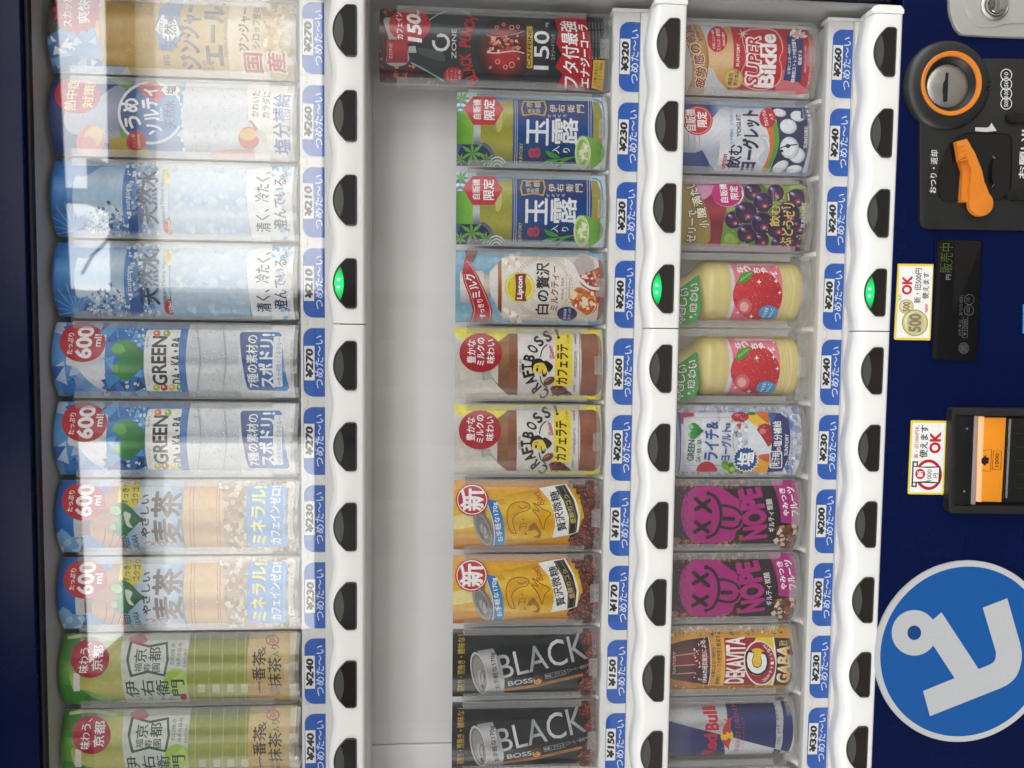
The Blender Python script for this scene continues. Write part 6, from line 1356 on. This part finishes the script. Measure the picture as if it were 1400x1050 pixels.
# ---- round litter emblem
o4 = (1180, 750, 220 / 770)
YD = -0.0008
cen = at(1180 + 470 * o4[2], 750 + 495 * o4[2], YD); rr = abs(at(1180 + 470 * o4[2], 750 + 62 * o4[2], YD)[0] - at(1180 + 470 * o4[2], 750 + 928 * o4[2], YD)[0]) / 2
cen = (at(1180 + 470 * o4[2], 750 + 495 * o4[2], YD)[0], at(1180 + 56 * o4[2], 750 + 490 * o4[2], YD)[1] - rr)
em = obj('round_emblem', prism([(cen[0] + rr * math.cos(2 * math.pi * k / 96), cen[1] + rr * math.sin(2 * math.pi * k / 96)) for k in range(96)], YD, YP + 0.0005, 0.0003), mat('white_emblem_rim', '#bcbdbe', 0.4, var=.04, vscale=20), vm)
d = Decal(*o4, YD - 0.00002)
ri = rr * (1 - 27 / 433)
d.items.append(('poly', [[(cen[0] + ri * math.cos(2 * math.pi * k / 96), cen[1] + ri * math.sin(2 * math.pi * k / 96)) for k in range(96)]], ('k', hexc('#0d539a')), None))
W_ = '#b9bbbd'
d.E(245, 403, 108, 109, W_, 0, 48); d.P([(300, 370), (375, 305), (553, 577), (600, 558)] + spline([(600, 558), (622, 545), (634, 524), (636, 496)], False) + [(573, 283), (690, 238), (750, 450)] + spline([(752, 458), (760, 510), (752, 565), (732, 612), (700, 645), (660, 667)], False, 8) + [(320, 802), (287, 682), (438, 620), (318, 436)], W_)
d.E(245, 403, 33, 35, '#0b407c', 0, 28)
d.build('emblem_print', printmat('printed_emblem', 0.22, 0.3, lo=.97, hi=1.01), em)
# pale blue sticker edge at the rim of the view
obj('blue_sticker', prism(px(*so_, [(1103, 560), (1300, 566), (1290, 800), (1100, 792)], YP - 0.0006), YP - 0.0006, YP + 0.0004), mat('sky_blue_sticker', '#3f9ad4', 0.4), vm)
# ------------------------------------------------------------------ what stands across the street (seen mirrored in the window) 
M['facade'] = mat('pale_plaster', '#e8e7e3', 0.8, var=.12, vscale=1.2)
M['dim'] = mat('dark_timber', '#232324', 0.8, var=.2, vscale=2)
M['cladding'] = mat('dark_grey_cladding', '#303031', 0.8, var=.2, vscale=1.5)
M['metal'] = mat('galvanised_steel', '#4d5052', 0.5, metal=.4)
g = obj('pavement', box(-14, 14, -16, 1.2, -0.2, 0.0), mat('dark_paving', '#4a4744', 0.9, var=.2, vscale=4, bump=.2, bscale=90)); g['kind'] = 'structure'
def house(label, y0, y1, xt, L, wallm, name='house', fascia=30, base=430, deep=3.0):
    pa = mirror_at(xt, y0, L); pb = mirror_at(xt, y1, L); x0, x1 = sorted((pa[0], pb[0])); top = (pa[1] + pb[1]) / 2
    ft = mirror_at(xt - fascia, (y0 + y1) / 2, L)[1]; zb_ = mirror_at(base, (y0 + y1) / 2, L)[1]
    r = empty(name, ((x0 + x1) / 2, -L, 0)); tag(r, label, 'house')
    cx_ = (x0 + x1) / 2; a, b = x0 - cx_, x1 - cx_
    obj('upper_wall', box(a, b, -deep, 0.0, zb_ + .002, top), wallm, r)
    obj('ground_floor', box(a + .01, b - .01, -deep, -0.03, 0.0, zb_), M['cladding'], r)
    obj('roof', box(a - .04, b + .04, -deep - .1, 0.12, top + .002, ft), M['dim'], r)
    for k in range(3):
        w0 = a + (b - a) * (.08 + .31 * k); f = obj('shop_window', box(w0, w0 + (b - a) * .22, -0.05, 0.01, .35, zb_ - .3), M['screen'], r)
        obj('window_frame', box(w0 - .04, w0 + (b - a) * .22 + .04, -0.06, -0.01, zb_ - .3, zb_ - .22), M['metal'], f)
    return r
house('pale plastered house with a dark roof edge, mirrored over the ginger ale and water cards', -420, 392, 184, 5.0, M['facade'], base=440)
house('pale plastered house with a low dark roof, mirrored over the barley tea cards', 606, 862, 200, 5.2, M['facade'], fascia=24, base=430)
house('tall dark house between the two pale houses, mirrored over the sports drink cards', 396, 604, 60, 5.6, M['cladding'], fascia=10, base=430)
house('tall dark house mirrored over the green tea cards at the end of the row', 1000, 1560, 40, 5.4, M['cladding'], fascia=10, base=430)
# utility pole with its box and wire
P0 = mirror_at(150, 269, 8.4); P1 = mirror_at(20, 269, 8.4)
up = empty('utility_pole', (P0[0], -8.4, 0)); tag(up, 'slim grey utility pole with a dark box, mirrored in the window over the water cards', 'pole')
obj('pole', lathe_z([(0, 0), (.10, 0), (.09, P1[1]), (0, P1[1])], 20), M['metal'], up)
qa, qb = mirror_at(168, 292, 8.4), mirror_at(150, 232, 8.4)
x0, x1 = sorted((qa[0] - P0[0], qb[0] - P0[0])); obj('transformer_box', box(x0, x1, 0.08, 0.55, qa[1], qb[1], .01), M['cladding'], up)
def wire(pts, r=.02):
    bm = bmesh.new(); rings = []
    for i, p in enumerate(pts):
        d = (Vector(pts[min(i + 1, len(pts) - 1)]) - Vector(pts[max(i - 1, 0)])).normalized(); s = d.orthogonal().normalized(); t = d.cross(s)
        rings.append([bm.verts.new(Vector(p) + s * r * math.cos(k * 1.0472) + t * r * math.sin(k * 1.0472)) for k in range(6)])
    for a, b in zip(rings, rings[1:]):
        for k in range(6): bm.faces.new((a[k], a[(k + 1) % 6], b[(k + 1) % 6], b[k]))
    return smooth(bm, 80)
wp = [(157, 308), (146, 330), (126, 350), (112, 375)]
wp = [(mirror_at(x, y, 8.2)[0] - P0[0], 0.2, mirror_at(x, y, 8.2)[1]) for x, y in wp]; obj('cable', wire(wp), M['dim'], up)
# timber shelter: beam mirrored in the window, plus an added roof out of view
LE = 1.15
e0 = mirror_at(62, -150, LE); e1 = mirror_at(128, 1200, LE)
def lerp(x): return e0[1] + (e1[1] - e0[1]) * (x - e0[0]) / (e1[0] - e0[0])
xa, xb = -2.6, 2.6
ev = empty('shelter', (0, -LE, 2.2)); tag(ev, 'timber shelter whose dark beam is mirrored along the top of the window, its unseen roof added to block high sky light', 'shelter')
z_ = -2.2
obj('beam', prism([(xa, lerp(xa) + z_), (xb, lerp(xb) + z_), (xb, lerp(xb) + .22 + z_), (xa, lerp(xa) + .22 + z_)], -.03, .0), M['dim'], ev)
for x in (xa, xb): obj('post', box(x - .06, x + .06, -.16, -.04, -2.2, lerp(x) + z_ + .2, .004), M['dim'], ev)
bm = bmesh.new()
c_ = [(xa, 0.002, lerp(xa) + .05 + z_), (xb, 0.002, lerp(xb) + .05 + z_), (xb, LE + .70, lerp(xb) + .20 + z_), (xa, LE + .70, lerp(xa) + .20 + z_)]
lo = [bm.verts.new(p) for p in c_]; hi = [bm.verts.new((p[0], p[1], p[2] + .06)) for p in c_]
bm.faces.new(lo); bm.faces.new(hi)
for k in range(4): bm.faces.new((lo[k], lo[(k + 1) % 4], hi[(k + 1) % 4], hi[k]))
bmesh.ops.recalc_face_normals(bm, faces=list(bm.faces)); obj('sky_block_soffit', bm, M['dim'], ev)  # unseen roof slab, added to keep high sky light off the machine
